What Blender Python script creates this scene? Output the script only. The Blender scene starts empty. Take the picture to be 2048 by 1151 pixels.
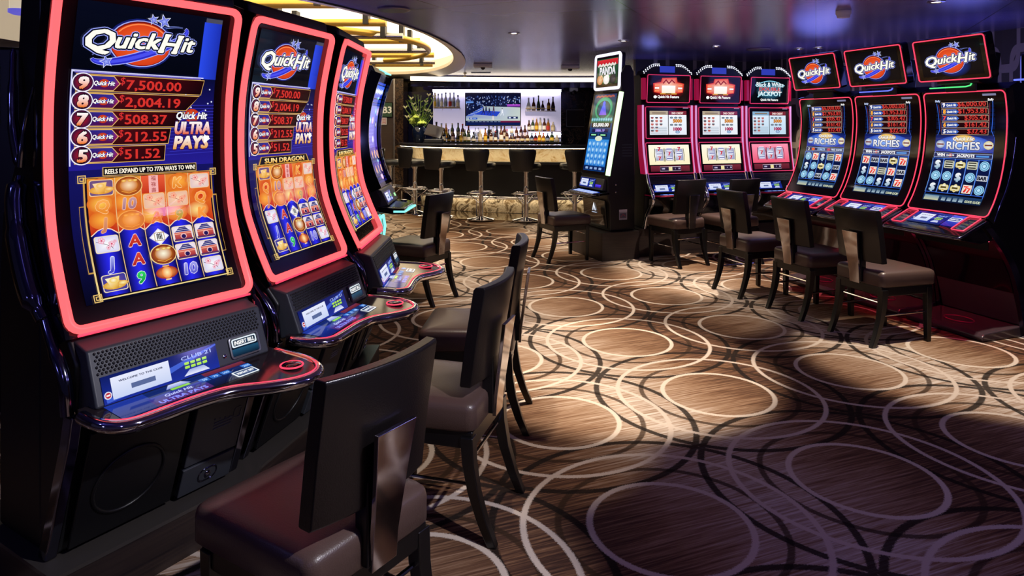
import bpy, bmesh, math, random
from mathutils import Vector, Matrix
random.seed(7)
SC = bpy.context.scene
COL = SC.collection
PI = math.pi
F = 1365.0          # focal length in pixels of the 2048 px wide frame
HORIZON = 248.0
EYE = 1.45

# ------------------------------------------------------------------ camera
cd = bpy.data.cameras.new('camera')
cam = bpy.data.objects.new('camera', cd); COL.objects.link(cam)
cam.location = (0, 0, EYE); cam.rotation_euler = (PI / 2, 0, 0)
cd.sensor_width = 36.0; cd.lens = F / 2048 * 36.0
cd.shift_y = -(575.5 - HORIZON) / 2048
cd.clip_start = 0.05
SC.camera = cam
SC.view_settings.view_transform = 'Standard'
SC.view_settings.look = 'None'
SC.view_settings.gamma = 1.0
SC.view_settings.exposure = 0.0
SC.view_settings.use_curve_mapping = False

# ------------------------------------------------------------------ world
W = bpy.data.worlds.new('world'); SC.world = W; W.use_nodes = True
W.node_tree.nodes['Background'].inputs[0].default_value = (0.30, 0.26, 0.62, 1)
W.node_tree.nodes['Background'].inputs[1].default_value = 0.045

# ------------------------------------------------------------------ lamps of the room and added fill lights
CEIL = 2.30
def spot(x, y, power, deg, col=(1.0, 0.86, 0.70), blend=0.35, tx=None, ty=None, r=0.03):
    l = bpy.data.lights.new('downlight_or_fill_beam', 'SPOT'); l.energy = power; l.color = col
    l.spot_size = math.radians(deg); l.spot_blend = blend; l.shadow_soft_size = r
    o = bpy.data.objects.new('downlight_or_fill_beam', l); COL.objects.link(o)
    o.location = (x, y, CEIL - 0.03)
    d = Vector(((tx if tx is not None else x) - x, (ty if ty is not None else y) - y, -CEIL))
    o.rotation_euler = d.to_track_quat('-Z', 'Y').to_euler()
SPOTS = [  # x, y, watts, cone
    (0.58, 4.10, 410, 50), (2.75, 4.20, 270, 48), (2.10, 6.70, 340, 58), (0.20, 5.85, 170, 56),
    (-0.35, 8.0, 200, 64), (1.10, 8.9, 120, 60), (1.10, 5.55, 120, 52), (-0.15, 3.30, 80, 44), (-1.7, 7.2, 90, 60)]
for s in SPOTS:
    spot(*s)
spot(0.75, 1.35, 230, 34, (0.94, 0.90, 1.0)); spot(1.7, 0.2, 160, 50); spot(0.7, -0.7, 160, 56)                  # unseen spots added to brighten the floor mirrored in the chair plates
spot(0.15, 11.0, 170, 70, (1.0, 0.86, 0.70), 0.5, 0.1, 13.0); spot(-1.3, 10.9, 80, 50, (1.0, 0.9, 0.75), 0.5, -1.6, 12.4)   # added front light on bar shelf and vase
spot(3.3, 7.9, 130, 60, (1.0, 0.85, 0.68), 0.5, 3.9, 8.4); spot(4.0, 5.4, 150, 60, (1.0, 0.85, 0.68), 0.5, 4.9, 5.4)  # extra spots added to brighten the patterned wall
spot(1.0, 1.15, 210, 42, (0.95, 0.92, 1.0), 0.4, -0.80, 2.15)      # aimed at the tall machines
def glow(x, y, z, power, col, r=0.12):  # added point fills without fixtures: chrome glints and violet-blue tint
    l = bpy.data.lights.new('fill_glow', 'POINT'); l.energy = power; l.color = col; l.shadow_soft_size = r
    o = bpy.data.objects.new('fill_glow', l); COL.objects.link(o); o.location = (x, y, z)
VIO = (0.40, 0.34, 1.0)
glow(-2.3, 1.0, 1.9, 5, (0.3, 0.32, 1.0), .06); glow(-2.0, 0.5, 1.2, 3, (0.3, 0.3, 1.0), .06)
glow(-1.5, 5.0, 2.0, 4, (0.5, 0.45, 1.0))
glow(1.7, 0.9, 1.9, 12, VIO); glow(-0.3, -0.7, 1.9, 7, VIO); glow(2.6, 2.3, 1.95, 11, VIO)
glow(3.75, 5.6, 1.80, 7, (0.20, 0.22, 1.0), .3); glow(3.3, 7.3, 1.85, 7, (0.22, 0.25, 1.0), .3); glow(1.75, 8.6, 1.9, 2, (0.25, 0.3, 1.0))

# ------------------------------------------------------------------ helpers
def lin(c):
    if isinstance(c, str):
        c = tuple(int(c[i:i + 2], 16) for i in (0, 2, 4))
    return tuple((v / 255 / 12.92) if v / 255 <= 0.04045 else ((v / 255 + 0.055) / 1.055) ** 2.4 for v in c[:3])

def mat(name, c, rough=0.5, metal=0.0, emit=None, es=0.0, spec=0.5, coat=0.0):
    m = bpy.data.materials.new(name); m.use_nodes = True
    b = m.node_tree.nodes['Principled BSDF']
    b.inputs['Base Color'].default_value = (*lin(c), 1)
    b.inputs['Roughness'].default_value = rough
    b.inputs['Metallic'].default_value = metal
    b.inputs['Specular IOR Level'].default_value = spec
    b.inputs['Coat Weight'].default_value = coat
    if emit is not None:
        b.inputs['Emission Color'].default_value = (*(lin(emit) if isinstance(emit, str) else emit), 1)
        b.inputs['Emission Strength'].default_value = es
    return m

class NT:
    """Shader-node shorthand on one material."""
    def __init__(s, m):
        s.t = m.node_tree; s.n = s.t.nodes; s.b = s.n['Principled BSDF']
    def new(s, kind, **kw):
        x = s.n.new(kind)
        for k, v in kw.items(): setattr(x, k, v)
        return x
    def put(s, sock, v):
        if hasattr(v, 'is_output'): s.t.links.new(v, sock)
        elif isinstance(v, tuple) and len(v) == 3 and sock.type == 'RGBA': sock.default_value = (*v, 1)
        else: sock.default_value = v
    def math(s, op, a, b=0.0, c=None, clamp=False):
        x = s.new('ShaderNodeMath', operation=op, use_clamp=clamp)
        s.put(x.inputs[0], a); s.put(x.inputs[1], b)
        if c is not None: s.put(x.inputs[2], c)
        return x.outputs[0]
    def mix(s, f, a, b, blend='MIX'):
        x = s.new('ShaderNodeMix', data_type='RGBA', blend_type=blend)
        s.put(x.inputs[0], f); s.put(x.inputs[6], a); s.put(x.inputs[7], b)
        return x.outputs[2]
    def noise(s, vec, scale, detail=3.0, rough=0.5, dist=0.0):
        x = s.new('ShaderNodeTexNoise'); s.put(x.inputs['Vector'], vec)
        x.inputs['Scale'].default_value = scale; x.inputs['Detail'].default_value = detail
        x.inputs['Roughness'].default_value = rough; x.inputs['Distortion'].default_value = dist
        return x.outputs[0]
    def ramp(s, f, stops):
        x = s.new('ShaderNodeValToRGB'); s.put(x.inputs[0], f)
        e = x.color_ramp.elements
        while len(e) < len(stops): e.new(0.5)
        for k, (p, c) in enumerate(stops):
            e[k].position = p; e[k].color = (*(lin(c) if isinstance(c, str) else c), 1)
        return x.outputs[0]
    def bump(s, h, strength=0.2, dist=0.01):
        x = s.new('ShaderNodeBump'); x.inputs['Strength'].default_value = strength
        x.inputs['Distance'].default_value = dist; s.put(x.inputs['Height'], h)
        s.t.links.new(x.outputs[0], s.b.inputs['Normal'])
    def pos(s):
        return s.new('ShaderNodeNewGeometry').outputs['Position']
    def objc(s):
        return s.new('ShaderNodeTexCoord').outputs['Object']
    def xyz(s, v):
        x = s.new('ShaderNodeSeparateXYZ'); s.put(x.inputs[0], v); return x.outputs
    def vec(s, x, y, z=0.0):
        c = s.new('ShaderNodeCombineXYZ'); s.put(c.inputs[0], x); s.put(c.inputs[1], y); s.put(c.inputs[2], z)
        return c.outputs[0]

M = {}
M['black'] = mat('black_satin', '0b0b0e', 0.42)
M['gloss'] = mat('black_gloss', '08080b', 0.10, coat=0.6)
M['bezel'] = mat('black_glass', '241e22', 0.09, spec=0.35)
M['panel'] = mat('graphite_plastic', '33363d', 0.40)
M['chrome'] = mat('chrome', 'd8d8de', 0.07, 1.0)
M['smoke'] = mat('smoked_chrome', '77778c', 0.10, 1.0)
M['steel'] = mat('brushed_steel', 'b5b2b0', 0.25, 1.0)
M['mirror'] = mat('polished_step_metal', 'c9bfae', 0.08, 1.0)
M['legwood'] = mat('black_stained_wood', '0d0c0d', 0.30)
M['white'] = mat('white_plastic', 'd9d9de', 0.4)
M['grey'] = mat('grey_metal', '6f7078', 0.35, 0.6)
M['red_tube'] = mat('red_light_tube', '400808', 0.4, emit=(1.0, 0.085, 0.093), es=2.1)
M['red_neon'] = mat('red_neon_line', '400808', 0.4, emit=(1.0, 0.055, 0.12), es=1.3)
M['pink_neon'] = mat('pink_neon_line', '400818', 0.4, emit=(1.0, 0.06, 0.22), es=1.1)
M['teal_neon'] = mat('teal_neon_line', '083030', 0.4, emit=(0.25, 0.95, 0.85), es=1.3)
M['green_led'] = mat('green_light_strip', '304030', 0.4, emit=(0.62, 1.0, 0.50), es=1.9)
M['green_neon'] = mat('green_neon_line', '103010', 0.4, emit=(0.10, 0.9, 0.25), es=1.2)
M['blue_neon'] = mat('blue_neon_line', '101040', 0.4, emit=(0.12, 0.16, 1.0), es=1.6)
M['white_led'] = mat('white_led', '808080', 0.4, emit=(0.85, 0.88, 1.0), es=1.3)
M['violet_led'] = mat('white_violet_frame_light', '808090', 0.4, emit=(0.85, 0.80, 1.0), es=1.5)
M['warm_low'] = mat('low_warm_light_strip', '80705a', 0.4, emit=(1.0, 0.82, 0.58), es=8.0)
M['warm_led'] = mat('warm_light_strip', '80705a', 0.4, emit=(1.0, 0.80, 0.52), es=20.0)
M['cove_led'] = mat('cove_light', '80705a', 0.4, emit=(1.0, 0.86, 0.66), es=3.0)
M['lamp_on'] = mat('lamp_glass_lit', 'ffffff', 0.4, emit=(1.0, 0.92, 0.82), es=12)
M['red_foot'] = mat('red_footlight', '300408', 0.4, emit=(1.0, 0.04, 0.09), es=36.0)
M['foot'] = mat('dark_foot_panel', '40343a', 0.16)
M['violet_gloss'] = mat('violet_gloss_panel', '3a3260', 0.12, 0.4)
M['plexi'] = mat('red_lit_plexiglass', '400010', 0.25, emit=(0.75, 0.01, 0.10), es=0.34)
M['violet_edge'] = mat('violet_lit_edge', '604070', 0.2, emit=(0.80, 0.34, 0.72), es=0.85)
M['magenta'] = mat('magenta_trim', '8a1238', 0.22, 0.5, emit=(0.65, 0.01, 0.09), es=0.05)
M['gold'] = mat('brass_rail', 'e0b858', 0.34, 0.7)
M['ceiling_glow'] = mat('faint_glow_ceiling', 'c8b898', 0.5, emit=(1.0, 0.82, 0.58), es=.42)  # brightness of plain ceiling put in as a faint glow
M['navy'] = mat('navy_glaze', '0a1224', 0.12)

# screen material: picture colours come from the mesh's own colour attribute
m = mat('lit_screen', '020203', 0.08, spec=0.3); nt = NT(m)
at = nt.new('ShaderNodeAttribute', attribute_name='Col')
nt.put(nt.b.inputs['Emission Color'], at.outputs['Color']); nt.b.inputs['Emission Strength'].default_value = 1.0
M['screen'] = m
m = mat('printed_sign', '020203', 0.4); nt = NT(m)
at = nt.new('ShaderNodeAttribute', attribute_name='Col')
nt.put(nt.b.inputs['Base Color'], at.outputs['Color'])
M['print'] = m

# leather
def leather(name, c, rough=0.38):
    m = mat(name, c, rough); nt = NT(m)
    v = nt.new('ShaderNodeTexVoronoi'); v.inputs['Scale'].default_value = 260.0
    nt.put(v.inputs['Vector'], nt.objc())
    nt.bump(v.outputs['Distance'], 0.12, 0.002)
    return m
M['seat'] = leather('brown_grained_leather', '4c3b36', 0.36)
M['back'] = leather('dark_brown_leather', '110e0f', 0.30)
M['stool'] = leather('black_leather', '16161a', 0.36)

# chair back plate: polished metal, faintly clouded
m = mat('polished_plate', 'c4bebc', 0.12, 1.0); nt = NT(m)
n = nt.noise(nt.objc(), 14.0, 4.0, 0.6)
nt.put(nt.b.inputs['Roughness'], nt.math('MULTIPLY_ADD', n, 0.14, 0.02))
M['plate'] = m

# onyx
m = mat('honey_onyx', 'd9b070', 0.25); nt = NT(m)
o = nt.objc(); n = nt.noise(o, 5.0, 8.0, 0.65, 1.4)
nt.put(nt.b.inputs['Base Color'], nt.ramp(n, [(0.24, '6a4a22'), (0.36, 'd8b478'), (0.50, 'f4e4c0'), (0.66, 'e0c490'), (0.80, '6a4a24')]))
M['onyx'] = m
m = mat('veined_onyx', '9a7440', 0.2); nt = NT(m)
n = nt.noise(nt.objc(), 3.4, 9.0, 0.7, 2.0)
nt.put(nt.b.inputs['Base Color'], nt.ramp(n, [(0.30, '1c1814'), (0.42, '6a5a44'), (0.50, 'dccdae'), (0.58, '8a7454'), (0.72, '2a221a')]))
M['onyx_low'] = m
# dark marble
m = mat('dark_marble', '141018', 0.12); nt = NT(m)
o = nt.objc(); n = nt.noise(o, 3.0, 8.0, 0.7, 1.8)
nt.put(nt.b.inputs['Base Color'], nt.ramp(n, [(0.3, '08080c'), (0.49, '121016'), (0.515, '4a382c'), (0.53, '141016'), (0.8, '0a0a12')]))
M['marble'] = m
m = mat('brown_veined_marble', '3a2c20', 0.15); nt = NT(m)
o = nt.objc(); n = nt.noise(o, 5.0, 8.0, 0.7, 2.2)
nt.put(nt.b.inputs['Base Color'], nt.ramp(n, [(0.3, '181210'), (0.48, '2c2018'), (0.52, '5e4630'), (0.55, '2a1e18'), (0.8, '120e0e')]))
M['bmarble'] = m
# plinth laminate
def wood(name, c1, c2, rough=0.4):
    m = mat(name, c1, rough); nt = NT(m)
    x, y, z = nt.xyz(nt.objc())
    n = nt.noise(nt.vec(nt.math('MULTIPLY', x, 2.0), nt.math('MULTIPLY', y, 2.0), nt.math('MULTIPLY', z, 60.0)), 1.5, 4.0)
    nt.put(nt.b.inputs['Base Color'], nt.ramp(n, [(0.3, c1), (0.7, c2)]))
    return m
M['plinth'] = wood('dark_wood_laminate', '1c1618', '332824')
M['plinth_top'] = mat('plinth_top_laminate', '3a3634', 0.3)
M['brown_wall'] = wood('brown_wall_panel', '3a2c24', '443428', 0.35)

# carpet: circles on a square lattice over a streaked brown ground
m = mat('ring_carpet', '6a4a30', 0.95, spec=0.12); nt = NT(m)
p = nt.pos(); px, py, pz = nt.xyz(p)
th = math.radians(21.2); A = 0.94; ox, oy = 0.572, 2.465
dx = nt.math('SUBTRACT', px, ox); dy = nt.math('SUBTRACT', py, oy)
gx = nt.math('ADD', nt.math('MULTIPLY', dx, math.cos(th) / A), nt.math('MULTIPLY', dy, math.sin(th) / A))
gy = nt.math('ADD', nt.math('MULTIPLY', dx, -math.sin(th) / A), nt.math('MULTIPLY', dy, math.cos(th) / A))
def fold(v):
    return nt.math('ABSOLUTE', nt.math('SUBTRACT', nt.math('FRACT', nt.math('ADD', v, 100.5)), 0.5))
qx, qy = fold(gx), fold(gy)
def dist(cx, cy):
    a = nt.math('SUBTRACT', qx, cx); b = nt.math('SUBTRACT', qy, cy)
    return nt.math('MULTIPLY', nt.math('SQRT', nt.math('ADD', nt.math('MULTIPLY', a, a), nt.math('MULTIPLY', b, b))), A)
D = {(i, j): dist(i, j) for i in (0, 1) for j in (0, 1)}
fuzz = nt.math('MULTIPLY', nt.math('SUBTRACT', nt.noise(p, 170.0, 1.0), 0.5), 0.012)
def ring(ij, r, hw):
    e = nt.math('ABSOLUTE', nt.math('ADD', nt.math('SUBTRACT', D[ij], r), fuzz))
    x = nt.new('ShaderNodeMapRange'); nt.put(x.inputs[0], e)
    x.inputs[1].default_value = hw + 0.003; x.inputs[2].default_value = hw - 0.003
    return x.outputs[0]
def union(l):
    v = l[0]
    for k in l[1:]: v = nt.math('MAXIMUM', v, k)
    return v
smv = nt.vec(nt.math('MULTIPLY', gx, 3.2), nt.math('MULTIPLY', gy, 85.0))
streak = nt.noise(smv, 1.0, 4.0, 0.62)
smv2 = nt.vec(nt.math('MULTIPLY', gx, 1.1), nt.math('MULTIPLY', gy, 5.0))
cloud = nt.noise(smv2, 1.3, 3.0, 0.55)
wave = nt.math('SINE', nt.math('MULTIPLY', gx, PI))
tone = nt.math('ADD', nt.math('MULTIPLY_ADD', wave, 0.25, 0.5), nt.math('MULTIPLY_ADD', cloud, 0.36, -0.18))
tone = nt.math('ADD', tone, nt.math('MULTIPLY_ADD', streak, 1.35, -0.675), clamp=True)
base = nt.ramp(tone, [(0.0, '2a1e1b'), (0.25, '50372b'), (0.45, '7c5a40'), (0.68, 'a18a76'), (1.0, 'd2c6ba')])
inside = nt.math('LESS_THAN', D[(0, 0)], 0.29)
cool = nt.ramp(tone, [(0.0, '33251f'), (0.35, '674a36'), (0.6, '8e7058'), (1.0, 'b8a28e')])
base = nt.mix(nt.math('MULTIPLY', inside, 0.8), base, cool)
lightgap = nt.math('MULTIPLY_ADD', wave, 2.4, -1.35, clamp=True)
black = union([ring(k, 0.648, 0.0150) for k in D])
brown = ring((0, 0), 0.405, 0.0125)
light2 = union([ring(k, 0.532, 0.0115) for k in ((0, 0), (1, 0), (0, 1))])
light1 = ring((0, 0), 0.29, 0.012)
base = nt.mix(nt.math('MULTIPLY', brown, 0.85), base, lin('38281c'))
base = nt.mix(nt.math('MULTIPLY', black, 0.92), base, lin('1e1815'))
base = nt.mix(nt.math('MULTIPLY', light2, 0.95), base, lin('c9b9aa'))
base = nt.mix(nt.math('MULTIPLY', light1, 0.95), base, lin('cdbeae'))
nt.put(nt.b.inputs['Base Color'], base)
nt.bump(nt.noise(p, 420.0, 2.0), 0.35, 0.004)
M['carpet'] = m

# ceiling: satin metal panels with fine seams
m = mat('satin_ceiling_panel', '5a5068', 0.24, 0.25); nt = NT(m)
p = nt.pos()
br = nt.new('ShaderNodeTexBrick'); br.offset = 0.0
mp = nt.new('ShaderNodeMapping'); mp.inputs['Rotation'].default_value = (0, 0, math.radians(24))
nt.put(mp.inputs['Vector'], p); nt.put(br.inputs['Vector'], mp.outputs[0])
br.inputs['Scale'].default_value = 1.0; br.inputs['Mortar Size'].default_value = 0.004
br.inputs['Brick Width'].default_value = 1.25; br.inputs['Row Height'].default_value = 0.62
br.inputs['Mortar Smooth'].default_value = 0.0
for k, c in ((1, '746eac'), (2, '6f69a6'), (3, '262238')): br.inputs[k].default_value = (*lin(c), 1)
nt.put(nt.b.inputs['Base Color'], br.outputs['Color'])
nt.put(nt.b.inputs['Roughness'], nt.math('MULTIPLY_ADD', nt.noise(p, 1.2, 2.0), 0.03, 0.235))
M['ceiling'] = m
M['cream'] = mat('cream_plaster', 'd8cbb4', 0.4)
M['recess'] = mat('lit_ceiling_panel', 'c8b898', 0.5, emit=(1.0, 0.82, 0.56), es=2.4)

# patterned wall: overlapping rounded loops
m = mat('loop_pattern_wallpaper', '4a4038', 0.5); nt = NT(m)
x, y, z = nt.xyz(nt.pos())
s_ = nt.math('ADD', nt.math('MULTIPLY', x, 0.9), nt.math('MULTIPLY', y, -0.9))
def loops(off, zo):
    a = nt.math('ABSOLUTE', nt.math('SUBTRACT', nt.math('FRACT', nt.math('ADD', nt.math('MULTIPLY', s_, 2.6), 50 + off)), 0.5))
    b = nt.math('ABSOLUTE', nt.math('SUBTRACT', nt.math('FRACT', nt.math('ADD', nt.math('MULTIPLY', z, 1.3), zo)), 0.5))
    d = nt.math('POWER', nt.math('ADD', nt.math('POWER', nt.math('MULTIPLY', a, 2.3), 4.0), nt.math('POWER', nt.math('MULTIPLY', b, 2.2), 4.0)), 0.25)
    return nt.math('LESS_THAN', nt.math('ABSOLUTE', nt.math('SUBTRACT', d, 0.8)), 0.11)
nt.put(nt.b.inputs['Base Color'], nt.mix(nt.math('MAXIMUM', loops(0, 0.1), loops(0.5, 0.6)), lin('3c342e'), lin('a09280')))
M['wallpaper'] = m

# ---- mesh accumulator
def catmull(pts, n=6, closed=False):
    P = [Vector(p) for p in pts]; out = []; N = len(P)
    for i in range(N if closed else N - 1):
        if closed: a, b, c, d = P[i - 1], P[i], P[(i + 1) % N], P[(i + 2) % N]
        else: a, b, c, d = P[max(i - 1, 0)], P[i], P[i + 1], P[min(i + 2, N - 1)]
        for k in range(n):
            t = k / n
            out.append(0.5 * ((2 * b) + (c - a) * t + (2 * a - 5 * b + 4 * c - d) * t * t + (3 * b - a - 3 * c + d) * t ** 3))
    if not closed: out.append(P[-1])
    return out

class G:
    def __init__(s): s.v = []; s.f = []; s.mi = []
    def add(s, vs, fs, mi=0):
        b = len(s.v); s.v += [tuple(v) for v in vs]
        for f in fs: s.f.append([b + i for i in f]); s.mi.append(mi)
        return s
    def box(s, x0, x1, y0, y1, z0, z1, mi=0):
        return s.add([(x0, y0, z0), (x1, y0, z0), (x1, y1, z0), (x0, y1, z0), (x0, y0, z1), (x1, y0, z1), (x1, y1, z1), (x0, y1, z1)],
                     [(0, 3, 2, 1), (4, 5, 6, 7), (0, 1, 5, 4), (1, 2, 6, 5), (2, 3, 7, 6), (3, 0, 4, 7)], mi)
    def loft(s, rings, mi=0, closed=True, caps=True):
        n = len(rings[0]); b = [p for r in rings for p in r]; fs = []
        for i in range(len(rings) - 1):
            for k in range(n if closed else n - 1):
                fs.append((i * n + k, i * n + (k + 1) % n, (i + 1) * n + (k + 1) % n, (i + 1) * n + k))
        if caps and closed:
            fs.append(tuple(range(n - 1, -1, -1))); fs.append(tuple((len(rings) - 1) * n + k for k in range(n)))
        return s.add(b, fs, mi)
    def prism_yz(s, prof, x0, x1, mi=0):     # side outline (y, z) pulled along x
        return s.loft([[(x0, y, z) for y, z in prof], [(x1, y, z) for y, z in prof]], mi)
    def prism_xy(s, out, z0, z1, mi=0):
        return s.loft([[(x, y, z0) for x, y in out], [(x, y, z1) for x, y in out]], mi)
    def tube(s, path, r, n=8, closed=False, mi=0, flat=1.0):
        P = [Vector(p) for p in path]; N = len(P); rings = []; up = None
        R = r if isinstance(r, (list, tuple)) else [r] * N
        for i in range(N):
            a = P[i - 1] if (i > 0 or closed) else P[i]; c = P[(i + 1) % N] if (i < N - 1 or closed) else P[i]
            t = (c - a).normalized()
            if up is None:
                up = Vector((0, 0, 1)) if abs(t.z) < 0.9 else Vector((1, 0, 0))
            sd = t.cross(up)
            if sd.length < 1e-5: sd = t.orthogonal()
            sd.normalize(); up = sd.cross(t).normalized()
            rings.append([P[i] + (sd * math.cos(2 * PI * k / n) + up * math.sin(2 * PI * k / n) * flat) * R[i] for k in range(n)])
        if closed: rings.append(rings[0])
        return s.loft(rings, mi, caps=not closed)
    def lathe(s, prof, n=24, cx=0, cy=0, cz=0, mi=0, caps=True):
        return s.loft([[(cx + r * math.cos(2 * PI * k / n), cy + r * math.sin(2 * PI * k / n), cz + z) for k in range(n)] for r, z in prof], mi, caps=caps)
    def ball(s, c, r, n=10, m_=7, sx=1, sy=1, sz=1, mi=0):
        pr = [(max(r * math.sin(PI * i / m_), 0.0004), -r * math.cos(PI * i / m_)) for i in range(m_ + 1)]
        return s.loft([[(c[0] + a * sx * math.cos(2 * PI * k / n), c[1] + a * sy * math.sin(2 * PI * k / n), c[2] + z * sz) for k in range(n)] for a, z in pr], mi)
    def xform(s, mtx):
        s.v = [tuple(mtx @ Vector(v)) for v in s.v]; return s
    def build(s, name, mats, parent=None, bevel=0.0, seg=2, smooth=35):
        me = bpy.data.meshes.new(name); me.from_pydata(s.v, [], s.f)
        for x in (mats if isinstance(mats, (list, tuple)) else [mats]): me.materials.append(M[x])
        me.polygons.foreach_set('material_index', s.mi)
        bm = bmesh.new(); bm.from_mesh(me); bmesh.ops.recalc_face_normals(bm, faces=bm.faces); bm.to_mesh(me); bm.free()
        if smooth:
            me.polygons.foreach_set('use_smooth', [True] * len(me.polygons)); me.set_sharp_from_angle(angle=math.radians(smooth))
        o = bpy.data.objects.new(name, me); COL.objects.link(o)
        if parent: o.parent = parent
        if bevel:
            b = o.modifiers.new('edge', 'BEVEL'); b.width = bevel; b.segments = seg; b.limit_method = 'ANGLE'; b.angle_limit = math.radians(40)
            b.harden_normals = bool(smooth)
        return o

def thing(name, label, cat, loc=(0, 0, 0), rz=0.0, group=None):
    o = bpy.data.objects.new(name, None); COL.objects.link(o); o.empty_display_size = 0.1
    o.location = loc; o.rotation_euler = (0, 0, rz); o['label'] = label; o['category'] = cat
    if group: o['group'] = group
    return o
def tag(o, label, cat, group=None):
    o['label'] = label; o['category'] = cat
    if group: o['group'] = group
    return o
def struct(o):
    o['kind'] = 'structure'; return o
def copy_tree(o, parent=None):
    c = o.copy(); COL.objects.link(c)
    if parent: c.parent = parent
    for ch in list(KIDS.get(o.name, ())): copy_tree(ch, c)
    return c
KIDS = {}
def index_kids():
    KIDS.clear()
    for o in SC.objects:
        if o.parent: KIDS.setdefault(o.parent.name, []).append(o)
def lbl(o, t): o['label'] = t; return o

# ---- flat picture builder: shapes in (u, v, layer), later laid on a surface
_gl = {}
def glyphs(s, shear=0.0):
    k = (s, shear)
    if k not in _gl:
        cu = bpy.data.curves.new('lettering', 'FONT'); cu.body = s; cu.size = 1.0; cu.shear = shear; cu.resolution_u = 2
        ob = bpy.data.objects.new('lettering', cu)
        me = bpy.data.meshes.new_from_object(ob)
        vs = [(v.co.x, v.co.y) for v in me.vertices]; fs = [tuple(p.vertices) for p in me.polygons]
        bpy.data.objects.remove(ob); bpy.data.curves.remove(cu); bpy.data.meshes.remove(me)
        xs = [v[0] for v in vs] or [0]
        _gl[k] = (vs, fs, min(xs), max(xs))
    return _gl[k]

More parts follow.
